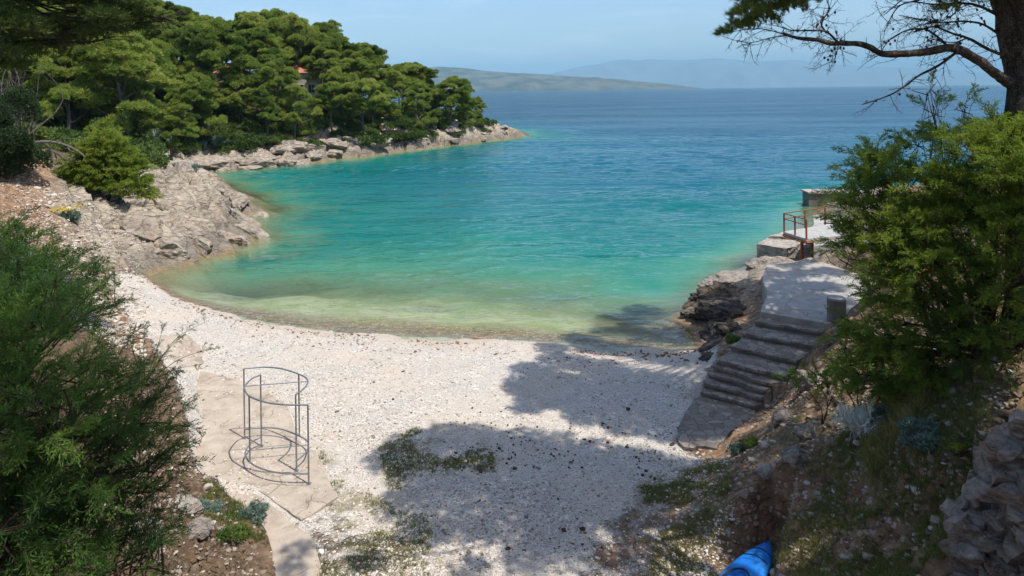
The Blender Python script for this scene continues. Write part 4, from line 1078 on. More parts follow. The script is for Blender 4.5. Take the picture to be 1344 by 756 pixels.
# a few loose boulders
for n, (px, py, z, s, lb, mt) in enumerate(((1004, 676, .25, .20, 'round pale grey boulder on the dirt above the blue kayak', 'rocklight'), (1030, 566, 1.0, .38, 'grey boulder jutting from the eroded bank below the stairs', 'rockbank'), (1075, 512, 1.75, .6, 'red-brown sunlit boulder at the top of the eroded bank', 'rockbank'),
        (190, 700, 1.6, .35, 'grey boulder in the shade under the left tamarisk', 'rockbank'), (262, 700, .8, .3, 'jagged stone in the rubble beside the lower slab path', 'rockbank'), (245, 655, 1.0, .35, 'pale jagged stone right beside the left tamarisk', 'rocklight'), (1048, 646, 1.0, .32, 'brown boulder halfway down the eroded bank', 'rockbank'), (1112, 452, 1.9, .45, 'rough boulder on the bank just behind the bollard', 'rockbank'), (1062, 592, 1.6, .3, 'half buried boulder under the lip of the eroded bank', 'rockbank'), (500, 1, 0, 0, '', ''))):
    if not lb: continue
    p = W(px, py, z); z = hz(p[0], p[1])
    rocks('boulder', lb, [((p[0], p[1], z + s * .05), (s * 1.1, s, s * .75), n * 1.1)], mt, 'boulder', sub=4, amp=.4)
for n, (px, py, z, s) in enumerate(((215, 226, 2.6, 1.0), (232, 232, 2.2, .8), (252, 240, 1.8, .7), (205, 212, 2.5, 1.1), (238, 216, 1.9, 1.0))):
    p = WD(px, py, 66 + n * 2); z = hz(p[0], p[1])
    rocks('boulder', ['broken pale boulder', 'square pale boulder', 'small cracked boulder', 'pale boulder half under shrubs', 'rounded pale boulder'][n] + ' on the crest of the left headland' + ['', ' at its middle', ' nearest the water', '', ' behind the others'][n], [((p[0], p[1], z + s * .15), (s * 1.3, s, s * .7), n * 1.7)], 'rocklight', 'boulder', sub=4, amp=.35)

# bedded rock standing proud of the ground on both shores
M['bed'] = mat_rock('bedded_rock', (.095, .075, .058), (.27, .222, .175), (.46, .40, .325), .55, .3, .5, .2)
def tilt_rock(g, c, s, rz, tilt, seed, sub=5):
    q = Geo(); rock_geo(q, (0, 0, 0), s, 0, sub=sub, seed=seed, amp=.22, freq=1.0, hf=.5, lims=(.45, .8), cut=0)
    V = q.V[0]; ct, st_ = math.cos(tilt), math.sin(tilt)
    V = np.stack([V[:, 0] * ct + V[:, 2] * st_, V[:, 1], -V[:, 0] * st_ + V[:, 2] * ct], 1)
    cz, sz = math.cos(rz), math.sin(rz); V = np.stack([V[:, 0] * cz - V[:, 1] * sz, V[:, 0] * sz + V[:, 1] * cz, V[:, 2]], 1)
    g.add(V + np.asarray(c, float), q.F[0])
g = Geo(); rb = np.random.default_rng(17)
for n, (px, py, D, lx, ly, lz) in enumerate(((330, 300, 48.5, 3.4, 1.2, .9), (340, 272, 56, 3.0, 1.2, .9), (310, 262, 59, 3.2, 1.1, .9), (300, 312, 46.5, 3.2, 1.1, .9), (262, 325, 43.5, 3.4, 1.0, .8), (285, 285, 51, 4.2, 1.2, 1.0), (255, 262, 54, 4.4, 1.2, 1.0),
        (235, 300, 46, 4.4, 1.2, .9), (215, 335, 41, 3.2, .9, .7), (205, 275, 48, 4.2, 1.1, .9), (320, 285, 53, 3.4, 1.0, .9), (280, 250, 62, 3.4, 1.1, .9), (190, 315, 41.5, 3.2, .9, .7), (240, 240, 60, 3.6, 1.1, .9))):
    p = WD(px, py, D); z = hz(p[0], p[1]); tilt_rock(g, (p[0], p[1], z - .28 * lz), (lx * .8, ly, lz), R(-40 + rb.normal(0, 7)), R(13 + rb.normal(0, 4)), 200 + n)
o = g.build('bedrock', M['bed']); tag(o, 'tilted rock beds running down to the water on the left headland', kind='structure')
g = Geo(); cf = spline(coast_far, 120)
for n in range(46):
    i = int((n + rb.random()) / 46 * 118); t_ = cf[i + 1] - cf[i]; t_ /= np.linalg.norm(t_); nn = np.array([-t_[1], t_[0]]); off = rb.uniform(.2, 4.2)
    q = cf[i] + nn * off; s = rb.uniform(.8, 1.7) * (.65 if n > 38 else 1); z = hz(q[0], q[1])
    tilt_rock(g, (q[0], q[1], z + .05), (s * 2.1, s * 1.2, s * .75), math.atan2(t_[1], t_[0]) + rb.normal(0, .3), R(rb.normal(4, 5)), 300 + n, 4)
o = g.build('bedrock', M['bed']); tag(o, 'pale rock ledges along the waterline of the far headland', kind='structure')

# ------------------------------------------------------------------ kayak
def kayak():
    a = W(1012, 724, .22)[:2]; b_ = W(936, 806, .22)[:2]; d = (b_ - a) / np.linalg.norm(b_ - a)
    Lk = 3.1; c = a + d * Lk / 2; rz = math.atan2(d[1], d[0])
    z0 = .02
    root = empty('kayak', (c[0], c[1], z0), 'bright blue plastic kayak lying on the dirt at the bottom edge', 'kayak', rz=rz)
    root.rotation_euler = (R(5), R(1.0), rz)
    n = 30; rings = []; 
    prof = [(-1, .0), (-.92, .14), (-.6, .26), (-.2, .30), (.2, .30), (.6, .26), (.92, .14), (1, 0)]
    def ring(t):
        w_ = .36 * max(.02, (1 - abs(t) ** 3.0)) ** .75; k = .05 + .13 * abs(t) ** 3
        zt = .30 + .05 * abs(t) ** 2
        P = [(-w_, zt - .03), (-w_ * .98, zt - .09), (-w_ * .86, .14 + k), (-w_ * .5, .02 + k * .8), (0, k * .6), (w_ * .5, .02 + k * .8), (w_ * .86, .14 + k), (w_ * .98, zt - .09), (w_, zt - .03), (w_ * .8, zt + .015), (w_ * .4, zt + .045), (0, zt + .06), (-w_ * .4, zt + .045), (-w_ * .8, zt + .015)]
        return P
    m = 14; V = []
    for i in range(n + 1):
        t = -1 + 2 * i / n
        for (y, z) in ring(t): 
            dip = 0
            if abs(t) < .32 and abs(y) < .22 and z > .28: dip = -.15
            V.append((t * Lk / 2, y, z + dip))
    Q = [[i * m + j, i * m + (j + 1) % m, (i + 1) * m + (j + 1) % m, (i + 1) * m + j] for i in range(n) for j in range(m)]
    g = Geo(); g.add(V, Q); c1 = [list(range(m))]; g.add(V[:m], c1); g.add(V[-m:], [list(range(m))[::-1]])
    g.build('hull', M['kayak'], root, smooth=True)
    g = Geo()
    tube(g, [(x_ * .5 * 1, y_, .36) for x_, y_ in [(math.cos(q) * .95, math.sin(q) * .235) for q in np.linspace(0, 2 * math.pi, 30)]], .018, 6, caps=False)
    g.build('cockpit_rim', M['black'], root, smooth=True)
    for t in (-.62, -.78):
        P = [p for p in ring(t)]; pts = [(t * Lk / 2 + .06 * (abs(p[0]) * 2), p[0] * 1.01, p[1] + .008) for p in (P[8], P[9], P[10], P[11], P[12], P[13], P[0])]
        g = Geo(); tube(g, spline(pts, 16), .008, 5); g.build('strap', M['black'], root)
    g = Geo(); tube(g, spline([(-1.42, 0, .40), (-1.48, 0, .46), (-1.54, 0, .39)], 8), .013, 6); g.build('handle', M['black'], root)
kayak()

# ------------------------------------------------------------------ near shrubs
def L(px, py, D, r, br): return (WD(px, py, D), r, br)
base = np.array([-6.3, 7.4, 0]); base[2] = hz(base[0], base[1])
tamarisk('tamarisk_shrub', 'big feathery dark green tamarisk filling the lower left', base, [
    L(10, 440, 7.2, .6, .5), L(60, 455, 7.0, .5, .6), L(110, 530, 7.4, .45, .35), L(35, 520, 6.6, .6, .8), L(95, 600, 6.6, .6, .5), L(160, 570, 7.2, .5, .35), L(190, 610, 7.3, .45, .35), L(20, 620, 6.4, .65, .7), L(105, 680, 6.8, .6, .3),
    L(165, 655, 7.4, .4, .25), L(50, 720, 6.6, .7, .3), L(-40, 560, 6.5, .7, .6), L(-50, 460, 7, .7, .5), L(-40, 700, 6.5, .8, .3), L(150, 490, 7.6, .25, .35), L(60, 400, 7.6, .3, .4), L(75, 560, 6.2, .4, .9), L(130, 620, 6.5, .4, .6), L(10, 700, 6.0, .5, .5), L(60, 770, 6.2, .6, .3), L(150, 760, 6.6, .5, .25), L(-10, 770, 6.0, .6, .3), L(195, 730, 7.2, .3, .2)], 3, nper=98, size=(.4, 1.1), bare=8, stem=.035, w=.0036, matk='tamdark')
p = WD(25, 345, 12.5)
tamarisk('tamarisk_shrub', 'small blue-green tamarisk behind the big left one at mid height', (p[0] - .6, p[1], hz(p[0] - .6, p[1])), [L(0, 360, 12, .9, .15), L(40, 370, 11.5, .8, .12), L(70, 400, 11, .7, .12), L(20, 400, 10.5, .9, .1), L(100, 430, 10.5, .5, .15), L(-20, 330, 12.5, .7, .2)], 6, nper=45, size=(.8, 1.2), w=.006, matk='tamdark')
# thin twiggy sprays reaching over the beach
def spray(name, label, base, tips, seed, mat='tam'):
    rng = np.random.default_rng(seed); base = np.asarray(base, float); root = empty(name, base, label, 'shrub'); tg, cg = Geo(), Geo()
    for t in tips:
        e = np.asarray(t, float) - base; mid = e * [.5, .5, .62] + rng.normal(0, .06, 3)
        S = spline([[0, 0, -.1], mid, e], 14); tube(tg, S, np.linspace(.014, .003, 14), 5)
        idx = rng.integers(3, 13, 9); P = S[idx]; D = np.tile(e / np.linalg.norm(e), (9, 1)) + rng.normal(0, .5, (9, 3))
        add_plumes(cg, tg, P, D, rng.uniform(.25, .6, 9), rng, rng.uniform(.1, .5, 9), .004, .55)
    tg.build('stem', M['twig'], root); cg.build('foliage', M[mat], root)
p = W(190, 500, 1.0)
spray('tamarisk_sapling', 'thin twiggy tamarisk sapling with bare tips reaching over the pebbles', (p[0], p[1], hz(p[0], p[1])), [WD(275, 420, p[1] - .5), WD(290, 455, p[1] - 1), WD(265, 478, p[1] - 1), WD(215, 425, p[1]), WD(190, 430, p[1] - .5), WD(225, 465, p[1] - 1.5), WD(170, 440, p[1]), WD(240, 440, p[1])], 4)
p = W(150, 400, .8)
spray('tamarisk_sapling', 'small dark twiggy sapling arching at the top left end of the beach', (p[0], p[1], hz(p[0], p[1])), [WD(100, 340, p[1]), WD(120, 335, p[1]), WD(150, 345, p[1]), WD(155, 372, p[1]), WD(90, 350, p[1])], 5)

# right tamarisk
base = WD(1300, 470, 12.6); base[2] = hz(base[0], base[1])
TLOBES = [(1140, 222, 13.5, .35, .4), (1128, 245, 13.4, .3, .5), (1128, 445, 13.4, .25, .6), (1135, 500, 13.2, .35, .5), (1165, 460, 12.8, .45, .6), (1215, 470, 12.4, .5, .4), (1190, 375, 12.4, .5, .7), (1160, 320, 12.6, .5, .8), (1290, 350, 11.6, .5, .5), (1290, 250, 11.9, .6, .8), (1145, 285, 13, .5, .7), (1165, 240, 13.3, .5, .5), (1140, 325, 12.8, .45, .75), (1185, 300, 12.6, .7, .8), (1175, 355, 12.6, .6, .7), (1160, 395, 12.8, .4, .6), (1215, 345, 12.2, .7, .7), (1205, 410, 12.4, .6, .6), (1175, 445, 12.6, .45, .6),
    (1200, 480, 12.6, .45, .4), (1230, 250, 12.4, .7, .8), (1275, 205, 12.1, .65, .85), (1320, 225, 11.6, .7, .8), (1270, 290, 12, .75, .6), (1335, 185, 11.5, .5, .9), (1315, 310, 11.4, .7, .5), (1255, 345, 11.8, .5, .5), (1375, 270, 11, .8, .5), (1305, 180, 12.2, .4, .85),
    (1300, 400, 11.6, .5, .3), (1345, 370, 10.9, .5, .35), (1240, 440, 12.0, .4, .25), (1240, 300, 12.2, .6, .8), (1120, 300, 13.0, .36, .7), (1128, 268, 13.2, .4, .7), (1118, 340, 12.9, .32, .7), (1150, 215, 13.6, .4, .35), (1130, 430, 13.2, .28, .5), (1150, 470, 13.2, .38, .4), (1185, 520, 12.8, .4, .3), (1230, 500, 12.4, .45, .3), (1110, 480, 13.8, .25, .6), (1280, 460, 11.8, .5, .2), (1325, 450, 11.2, .45, .2), (1350, 235, 10.9, .55, .75)]
tamarisk('tamarisk_shrub', 'big feathery sunlit green tamarisk leaning over the stairs on the right', base, [L(*q) for q in TLOBES], 12, nper=120, size=(.45, 1.1), bare=6, stem=.045, w=.0058)
base = WD(1225, 260, 14.6); base[2] = hz(base[0], base[1])
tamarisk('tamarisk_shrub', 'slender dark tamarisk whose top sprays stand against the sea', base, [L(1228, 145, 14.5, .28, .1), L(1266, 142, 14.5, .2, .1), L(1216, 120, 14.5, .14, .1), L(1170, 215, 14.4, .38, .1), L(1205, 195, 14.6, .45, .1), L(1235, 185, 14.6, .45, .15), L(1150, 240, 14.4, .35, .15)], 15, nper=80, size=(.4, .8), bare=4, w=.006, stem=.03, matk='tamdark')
for n, (px, py, D, r, lb) in enumerate(((1075, 505, 15.2, .45, 'small bright green shrub rooted on the bank below the stairs'), (1130, 500, 14.0, .55, 'bright green feathery shrub hanging over the dark bank hollow'), (1280, 590, 11.0, .3, 'small green shrub in the shade behind the blue-green bush'))):
    p = WD(px, py, D); z = hz(p[0], p[1])
    tamarisk('feathery_shrub', lb, (p[0], p[1], min(z, p[2] - .2)), [(p, r, .6), (p + [r * .8, 0, -.1], r * .8, .5), (p + [-r * .7, .1, -.05], r * .7, .6)], 30 + n, nper=70, size=(.4, .7), bare=2, stem=.02, w=.006)
# bare arching limb and dead tangle under the right tamarisk
root = empty('fallen_branch', WD(1270, 420, 12.2), 'dark bare limb arching out of the bank under the right tamarisk', 'branch')
b0 = WD(1270, 420, 12.2)
g = Geo(); tube(g, spline([WD(x, y, 12.2) - b0 for x, y in ((1272, 425), (1276, 398), (1295, 380), (1325, 377), (1360, 395), (1400, 420))], 20), np.linspace(.045, .09, 20), 8, rough=.2); g.build('limb', M['bark'], root, smooth=True)
g = Geo()
for i in range(70):
    a = WD(rr_.uniform(1180, 1340), rr_.uniform(330, 460), rr_.uniform(12.2, 13.4)) - b0; e = a + rr_.normal(0, .55, 3) * [1, 1, .6]
    tube(g, spline([a, (a + e) / 2 + rr_.normal(0, .1, 3), e], 6), np.linspace(.012, .003, 6), 4, caps=False)
g.build('twigs', M['twig'], root)

# small plants
def small(name, label, px, py, z, r, h_, mat, seed, L_=.09, w=.010, n=420, cat='plant', flowers=0, lift=0):
    p = W(px, py, z); zz = hz(p[0], p[1]); tg, cg = make_bush(seed, r, h_, n=n, k=5, L=L_, w=w, lobes=8)
    root = empty(name, (p[0], p[1], zz + lift), label, cat); tg.build('stem', M['twig'], root); cg.build('foliage', M[mat], root)
    if flowers:
        rg = np.random.default_rng(seed); g = Geo(); V, Fc = ico(1); g.add(V * [.05, .05, .03], Fc); fl = g.build('flower_head', M['flower'], root)
        for n_ in range(flowers):
            a = rg.uniform(0, 6.28); q = r * rg.random() ** .5
            k_ = fl if n_ == 0 else fl.copy()
            if n_: COL.objects.link(k_)
            k_.parent = root; k_.location = (q * math.cos(a), q * math.sin(a), h_ * (.8 + .3 * rg.random()))
    return root
small('flowering_shrub', 'grey-green cushion plant with yellow flowers on the left slope', 88, 290, 2.9, .8, .75, 'greygreen', 41, .16, .02, 900, 'flowering plant', 90)
pb = WD(140, 258, 45); pb[2] = hz(pb[0], pb[1])
tamarisk('green_shrub', 'big light green bush on the crest of the left headland', pb, [(WD(a_, b_, 45 + random.uniform(-.8, .8)), r_, v_) for a_, b_, r_, v_ in ((140, 190, .9, .8), (125, 205, 1.0, .7), (155, 205, 1.0, .6), (110, 225, 1.1, .6), (140, 225, 1.3, .7), (168, 225, 1.0, .5), (120, 243, 1.0, .5), (150, 245, 1.2, .4), (172, 245, .9, .6), (100, 240, .8, .5), (180, 258, .6, .6))], 42, nper=75, size=(.9, 1.8), bare=4, w=.019, stem=.05)
small('green_shrub', 'pale green straggly bush left of the big crest bush', 95, 240, 3.8, 1.2, 1.2, 'maquis', 45, .2, .02, 1600, 'shrub')
small('small_shrub', 'tiny green bush growing from the rock below the crest', 108, 325, 1.9, .35, .5, 'maquis', 46, .12, .014, 420, 'shrub')
small('grassy_shrub', 'straw green tuft in the gap behind the left headland rocks', 236, 236, 1.6, 1.6, 1.1, 'greygreen', 47, .3, .03, 1200, 'shrub')
small('dark_shrub', 'dark leafy bush at the left edge above the orange soil', 8, 232, 5.0, 2.0, 3.4, 'darkleaf', 48, .16, .03, 9000, 'shrub')
small('dark_shrub', 'very dark bush cut by the left edge beneath the pine boughs', -12, 205, 5.6, 2.6, 5.5, 'darkleaf', 49, .18, .03, 11000, 'shrub')
small('silver_plant', 'silvery white woolly plant on the shaded right slope', 1134, 590, 2.4, .42, .75, 'silver', 50, .26, .011, 260, 'plant')
small('silver_plant', 'pale grey feathery plant just behind the silvery white one', 1165, 560, 3.0, .35, .4, 'greygreen', 51, .10, .008, 500, 'plant')
small('cushion_plant', 'blue-green cushion plant beside the rock outcrop', 1215, 622, 3.0, .5, .42, 'greygreen', 52, .08, .012, 1100, 'plant')
small('cushion_plant', 'round grey-green plant beside the slab near the steel cabin', 330, 678, .2, .30, .28, 'greygreen', 53, .07, .009, 600, 'plant')
small('cushion_plant', 'darker green plant just below the round grey-green one', 312, 700, .3, .26, .26, 'maquis', 54, .07, .009, 450, 'plant')
small('cushion_plant', 'pale low plant in the rubble left of the slab', 272, 664, .6, .32, .25, 'greygreen', 55, .08, .009, 420, 'plant')
small('cushion_plant', 'low dark green plant in the shade beside the lower slab path', 292, 712, .4, .3, .2, 'maquis', 56, .07, .009, 380, 'plant')
small('cushion_plant', 'bushy plant at the edge of the dirt bank below the stairs', 968, 590, .5, .28, .32, 'greygreen', 57, .07, .009, 420, 'plant')
small('cushion_plant', 'yellow-green plant at the foot of the eroded bank', 985, 600, .5, .26, .26, 'maquis', 58, .08, .009, 420, 'plant')
small('cushion_plant', 'green weed growing on the rim left of the stairs', 965, 440, .9, .35, .25, 'maquis', 59, .1, .012, 420, 'plant')

# dead white branch on the left slope
b0 = WD(75, 200, 44); root = empty('dead_branch', b0, 'bleached bare dead branch lying on top of the left slope', 'branch')
g = Geo()
for P, r0 in (([(38, 188), (60, 186), (82, 189), (100, 197), (112, 206)], .13), ([(60, 186), (66, 200), (72, 222)], .09), ([(64, 196), (78, 204), (90, 218)], .07), ([(82, 189), (84, 183), (96, 182)], .05), ([(88, 192), (97, 206), (101, 214)], .05), ([(72, 200), (74, 210), (70, 220)], .04)):
    S = spline([WD(x, y, 44 - k * .35) - b0 for k, (x, y) in enumerate(P)], 12); tube(g, S, np.linspace(r0, r0 * .3, 12), 6, rough=.2)
g.build('limb', M['barkgrey'], root, smooth=True)

# ------------------------------------------------------------------ near pines
def clear_sun(pads):
    out = []
    for c, r_ in pads:
        hit = False
        for q in TLOBES:
            if q[0] > 1325: continue
            p = WD(*q[:3]); v_ = np.asarray(c) - p; t_ = v_ @ SUNV
            if t_ > 0 and np.linalg.norm(v_ - SUNV * t_) < r_ + q[3] * .35: hit = True
        if not hit: out.append((c, r_))
    print('pads', len(pads), '->', len(out)); return out

def near_pads(cg, tg, pads, rng, src, L_=.17, w=.011, k=9, dens=330, col=(.2, .9), limb=.05, origin=None, flat=.5):
    for (c, r) in pads:
        c = np.asarray(c, float) - origin; n = int(dens * r * r)
        P, D = pad_pts(c, (r, r, r * flat), n, rng, lo=.02)
        needles(cg, P, D, k, L_, w, .6, rng, np.clip(np.full(n, rng.uniform(*col)) + rng.normal(0, .08, n), 0, 1))
        s_ = src[np.argmin([np.linalg.norm(q - c) for q in src])]
        m_ = (s_ + c) / 2 + rng.normal(0, .15, 3) + [0, 0, -.1 * np.linalg.norm(s_ - c)]
        S = spline([s_, m_, c], 9); tube(tg, S, np.linspace(limb, limb * .3, 9), 6, caps=False)
        for _ in range(5):
            q = P[rng.integers(n)]; a = S[rng.integers(4, 9)]; tube(tg, spline([a, (a + q) / 2 + rng.normal(0, .05, 3), q], 5), np.linspace(limb * .3, .006, 5), 4, caps=False)

def twiggy(g, S, rng, n, ln, r=.006, droop=-.15, dirb=(0, 0, 0)):
    for _ in range(n):
        i = rng.integers(1, len(S) - 1); a = S[i]; t = S[min(i + 1, len(S) - 1)] - S[i - 1]; t /= np.linalg.norm(t)
        d = t * .6 + rng.normal(0, .55, 3) + np.array(dirb) + [0, 0, droop]; d /= np.linalg.norm(d); l = ln * rng.uniform(.4, 1.2)
        Q = spline([a, a + d * l * .5 + rng.normal(0, .05, 3) * l, a + d * l + rng.normal(0, .08, 3) * l], 7); tube(g, Q, np.linspace(r, r * .35, 7), 4, caps=False)
        for _ in range(5):
            j = rng.integers(2, 7); d2 = d + rng.normal(0, .6, 3); d2 /= np.linalg.norm(d2); l2 = l * rng.uniform(.15, .4)
            tube(g, [Q[j], Q[j] + d2 * l2 * .5 + rng.normal(0, .02, 3), Q[j] + d2 * l2], np.array([r * .6, r * .45, r * .3]), 3, caps=False)

def ground_under(px, py, z): return W(px, py, z)
def shadow_pad(px, py, r, z, g0=0.0):
    """a bough at height z whose shade falls on ground pixel (px, py)"""
    p = W(px, py, g0); t = (z - g0) / SUNV[2]
    return (p + SUNV * t, r)

# right near pine: visible trunk, long limb with a tuft of needles, bare twigs
rng = np.random.default_rng(77)
DT = 12.0
tb = WD(1352, 250, DT); tb[2] = hz(tb[0], tb[1]) - .3
root = empty('pine_tree', tb, 'large leaning pine with a bare limb reaching over the sea at top right', 'pine tree')
o0 = tb
tr = [tb - o0, WD(1347, 200, DT) - o0, WD(1348, 130, DT) - o0, WD(1344, 60, DT) - o0, WD(1330, -10, DT) - o0, WD(1312, -90, DT - .3) - o0, WD(1290, -190, DT - .6) - o0, WD(1270, -330, DT - .8) - o0, WD(1255, -440, DT - 1) - o0]
TR = spline(tr, 34)
g = Geo(); tube(g, TR, np.interp(np.linspace(0, 1, 34), [0, .3, .5, .65, 1], [.36, .31, .36, .30, .10]), 16, rough=.16); g.build('trunk', M['bark'], root, smooth=True)
tw = Geo()
limbP = [(1336, 112), (1318, 104), (1300, 92), (1280, 76), (1262, 67), (1245, 62), (1222, 67), (1200, 70), (1178, 71), (1158, 71), (1145, 64), (1130, 58), (1112, 57), (1090, 57), (1075, 53), (1055, 51), (1040, 48), (1028, 44)]
S = np.array([WD(x, y, DT - .02 * i) - o0 for i, (x, y) in enumerate(limbP)]); S = spline(S, 60)
lb_ = Geo(); tube(lb_, S, np.interp(np.linspace(0, 1, 60), [0, .1, .5, .8, 1], [.14, .085, .058, .04, .022]), 9, rough=.22)
subs = [([(1258, 66), (1235, 84), (1205, 100), (1180, 118), (1160, 128), (1132, 137)], .026), ([(1245, 62), (1230, 48), (1212, 38), (1190, 40), (1168, 52), (1155, 70)], .022), ([(1100, 56), (1085, 42), (1066, 40), (1040, 40), (1020, 34)], .022),
        ([(1085, 44), (1078, 30), (1088, 12), (1082, -8)], .018), ([(1104, 50), (1100, 62), (1095, 78), (1088, 82)], .010), ([(1325, 75), (1300, 66), (1270, 50), (1250, 44), (1225, 35), (1200, 42)], .035), ([(1270, 50), (1250, 56), (1225, 52), (1205, 60)], .014),
        ([(1310, 20), (1285, 8), (1262, 4), (1230, 6), (1200, 2)], .03), ([(1262, 4), (1250, 20), (1230, 28), (1212, 20)], .014), ([(1318, 50), (1290, 32), (1262, 28), (1235, 30), (1212, 26), (1180, 20)], .024), ([(1235, -8), (1205, 0), (1178, 10), (1160, 42)], .022), ([(1250, -30), (1200, -12), (1160, 20)], .02),
        ([(1158, 70), (1140, 80), (1125, 92)], .008), ([(1036, 46), (1010, 50), (985, 56), (960, 52)], .012), ([(1030, 45), (1000, 38), (970, 40), (948, 46)], .012), ([(1158, 71), (1156, 52), (1155, 40)], .008), ([(1137, 60), (1137, 48)], .008), ([(1109, 57), (1108, 40)], .008)]
for P, r0 in subs:
    Q = spline([WD(x, y, DT + rng.normal(0, .12)) - o0 for x, y in P], 26); tube(lb_, Q, np.linspace(r0, r0 * .3, 26), 6, rough=.2, caps=False)
    if len(P) > 3: twiggy(tw, Q, rng, int(10 + 130 * r0 * 4), .42, .006, -.12)
twiggy(tw, S[18:], rng, 26, .45, .006, -.25)
lb_.build('branch', M['bark'], root, smooth=True)
# small cones on the twigs
V, Fc = ico(1); c0g = Geo(); c0g.add(V * [.022, .022, .03], Fc); cone_o = c0g.build('cone', M['cone'], root)
first_cone = True
for P, r0 in subs[:10]:
    for _ in range(9):
        k = rng.integers(0, len(P) - 1); q = WD(P[k][0] + rng.normal(0, 6), P[k][1] + rng.normal(0, 4), DT) - o0; 
        k_ = cone_o if first_cone else cone_o.copy()
        if not first_cone: COL.objects.link(k_)
        first_cone = False; k_.parent = root; k_.location = q
tw.build('twigs', M['twig'], root)
cr = Geo()
for px, py, r in ((985, 22, .38), (1010, 8, .42), (1035, 14, .32), (1052, 2, .34), (975, 38, .25), (1000, 30, .3), (1025, -6, .4), (1065, -8, .3), (952, 46, .13), (990, -4, .35)):
    c = WD(px, py, DT - .3) - o0; n = int(950 * r * r) + 12; P, D = pad_pts(c, (r, r * 1.2, r * .62), n, rng)
    D = D * .6 + np.array([-.5, 0, .45]); D /= np.linalg.norm(D, axis=1)[:, None]
    needles(cr, P, D, 16, .13, .0042, .42, rng, np.full(n, rng.uniform(.5, .95)))
for px, py, r in ((1262, 2, .35), (1290, -6, .45), (1250, -10, .35), (1232, 14, .12), (1246, 12, .12), (1320, -20, .5)):
    c = WD(px, py, DT - .2) - o0; n = int(700 * r * r) + 8; P, D = pad_pts(c, (r, r, r * .5), n, rng); needles(cr, P, D, 14, .13, .0045, .5, rng, np.full(n, rng.uniform(.1, .6)))
# high boughs over the lower beach and the slope
SH1 = [(690, 585, 1.1), (740, 590, 1.1), (790, 598, 1.1), (840, 605, 1.1), (720, 620, 1.2), (780, 630, 1.2), (830, 640, 1.1), (880, 625, .9), (920, 620, .8), (750, 665, 1.1), (515, 600, .8), (545, 585, 1.0), (585, 578, 1.1), (620, 580, 1.2), (655, 590, 1.2), (560, 620, 1.1), (600, 640, 1.2), (645, 635, 1.3), (690, 600, 1.1), (700, 650, 1.2), (735, 605, 1.0), (760, 640, 1.0), (790, 610, .9), (540, 660, .9), (560, 695, .7), (610, 690, .8),
       (660, 690, .8), (730, 685, .9), (800, 660, .9), (835, 620, .7), (845, 665, .8), (880, 650, .8), (870, 600, .6), (900, 690, .6), (700, 735, .7), (770, 725, .7), (620, 745, .5), (830, 740, .6), (480, 740, .45), (945, 640, .6), (960, 690, .7), (1000, 655, .7), (905, 745, .3), (985, 600, .5), (390, 725, .35)]
pads = [shadow_pad(a, b_, r * .88, rng.uniform(15, 17.5)) for a, b_, r in SH1]
SL = [(1060, 700, 1.4, .8), (1110, 680, 1.9, .7), (1160, 700, 2.2, .8), (1200, 670, 2.8, .8), (1230, 720, 2.6, .8), (1300, 700, 4, 1.0), (1090, 610, 1.8, .6), (1060, 630, 1.6, .7), (1040, 660, 1.2, .5), (1180, 745, 2.2, .7), (1330, 740, 4.2, .8), (1250, 640, 3.4, .8), (1290, 650, 4, .8), (1120, 640, 2.2, .7), (1260, 700, 3, .8), (1150, 620, 2.7, .6), (1340, 620, 4.6, .8)]
pads += [shadow_pad(a, b_, r, rng.uniform(15.5, 18), z) for a, b_, z, r in SL]
pads = clear_sun(pads)
bg = Geo(); near_pads(cr, bg, pads, rng, TR[14:], L_=.2, w=.017, k=8, dens=520, origin=o0, limb=.06)
bg.build('bough', M['bark'], root, smooth=True)
cr.build('crown', M['pinenear'], root)

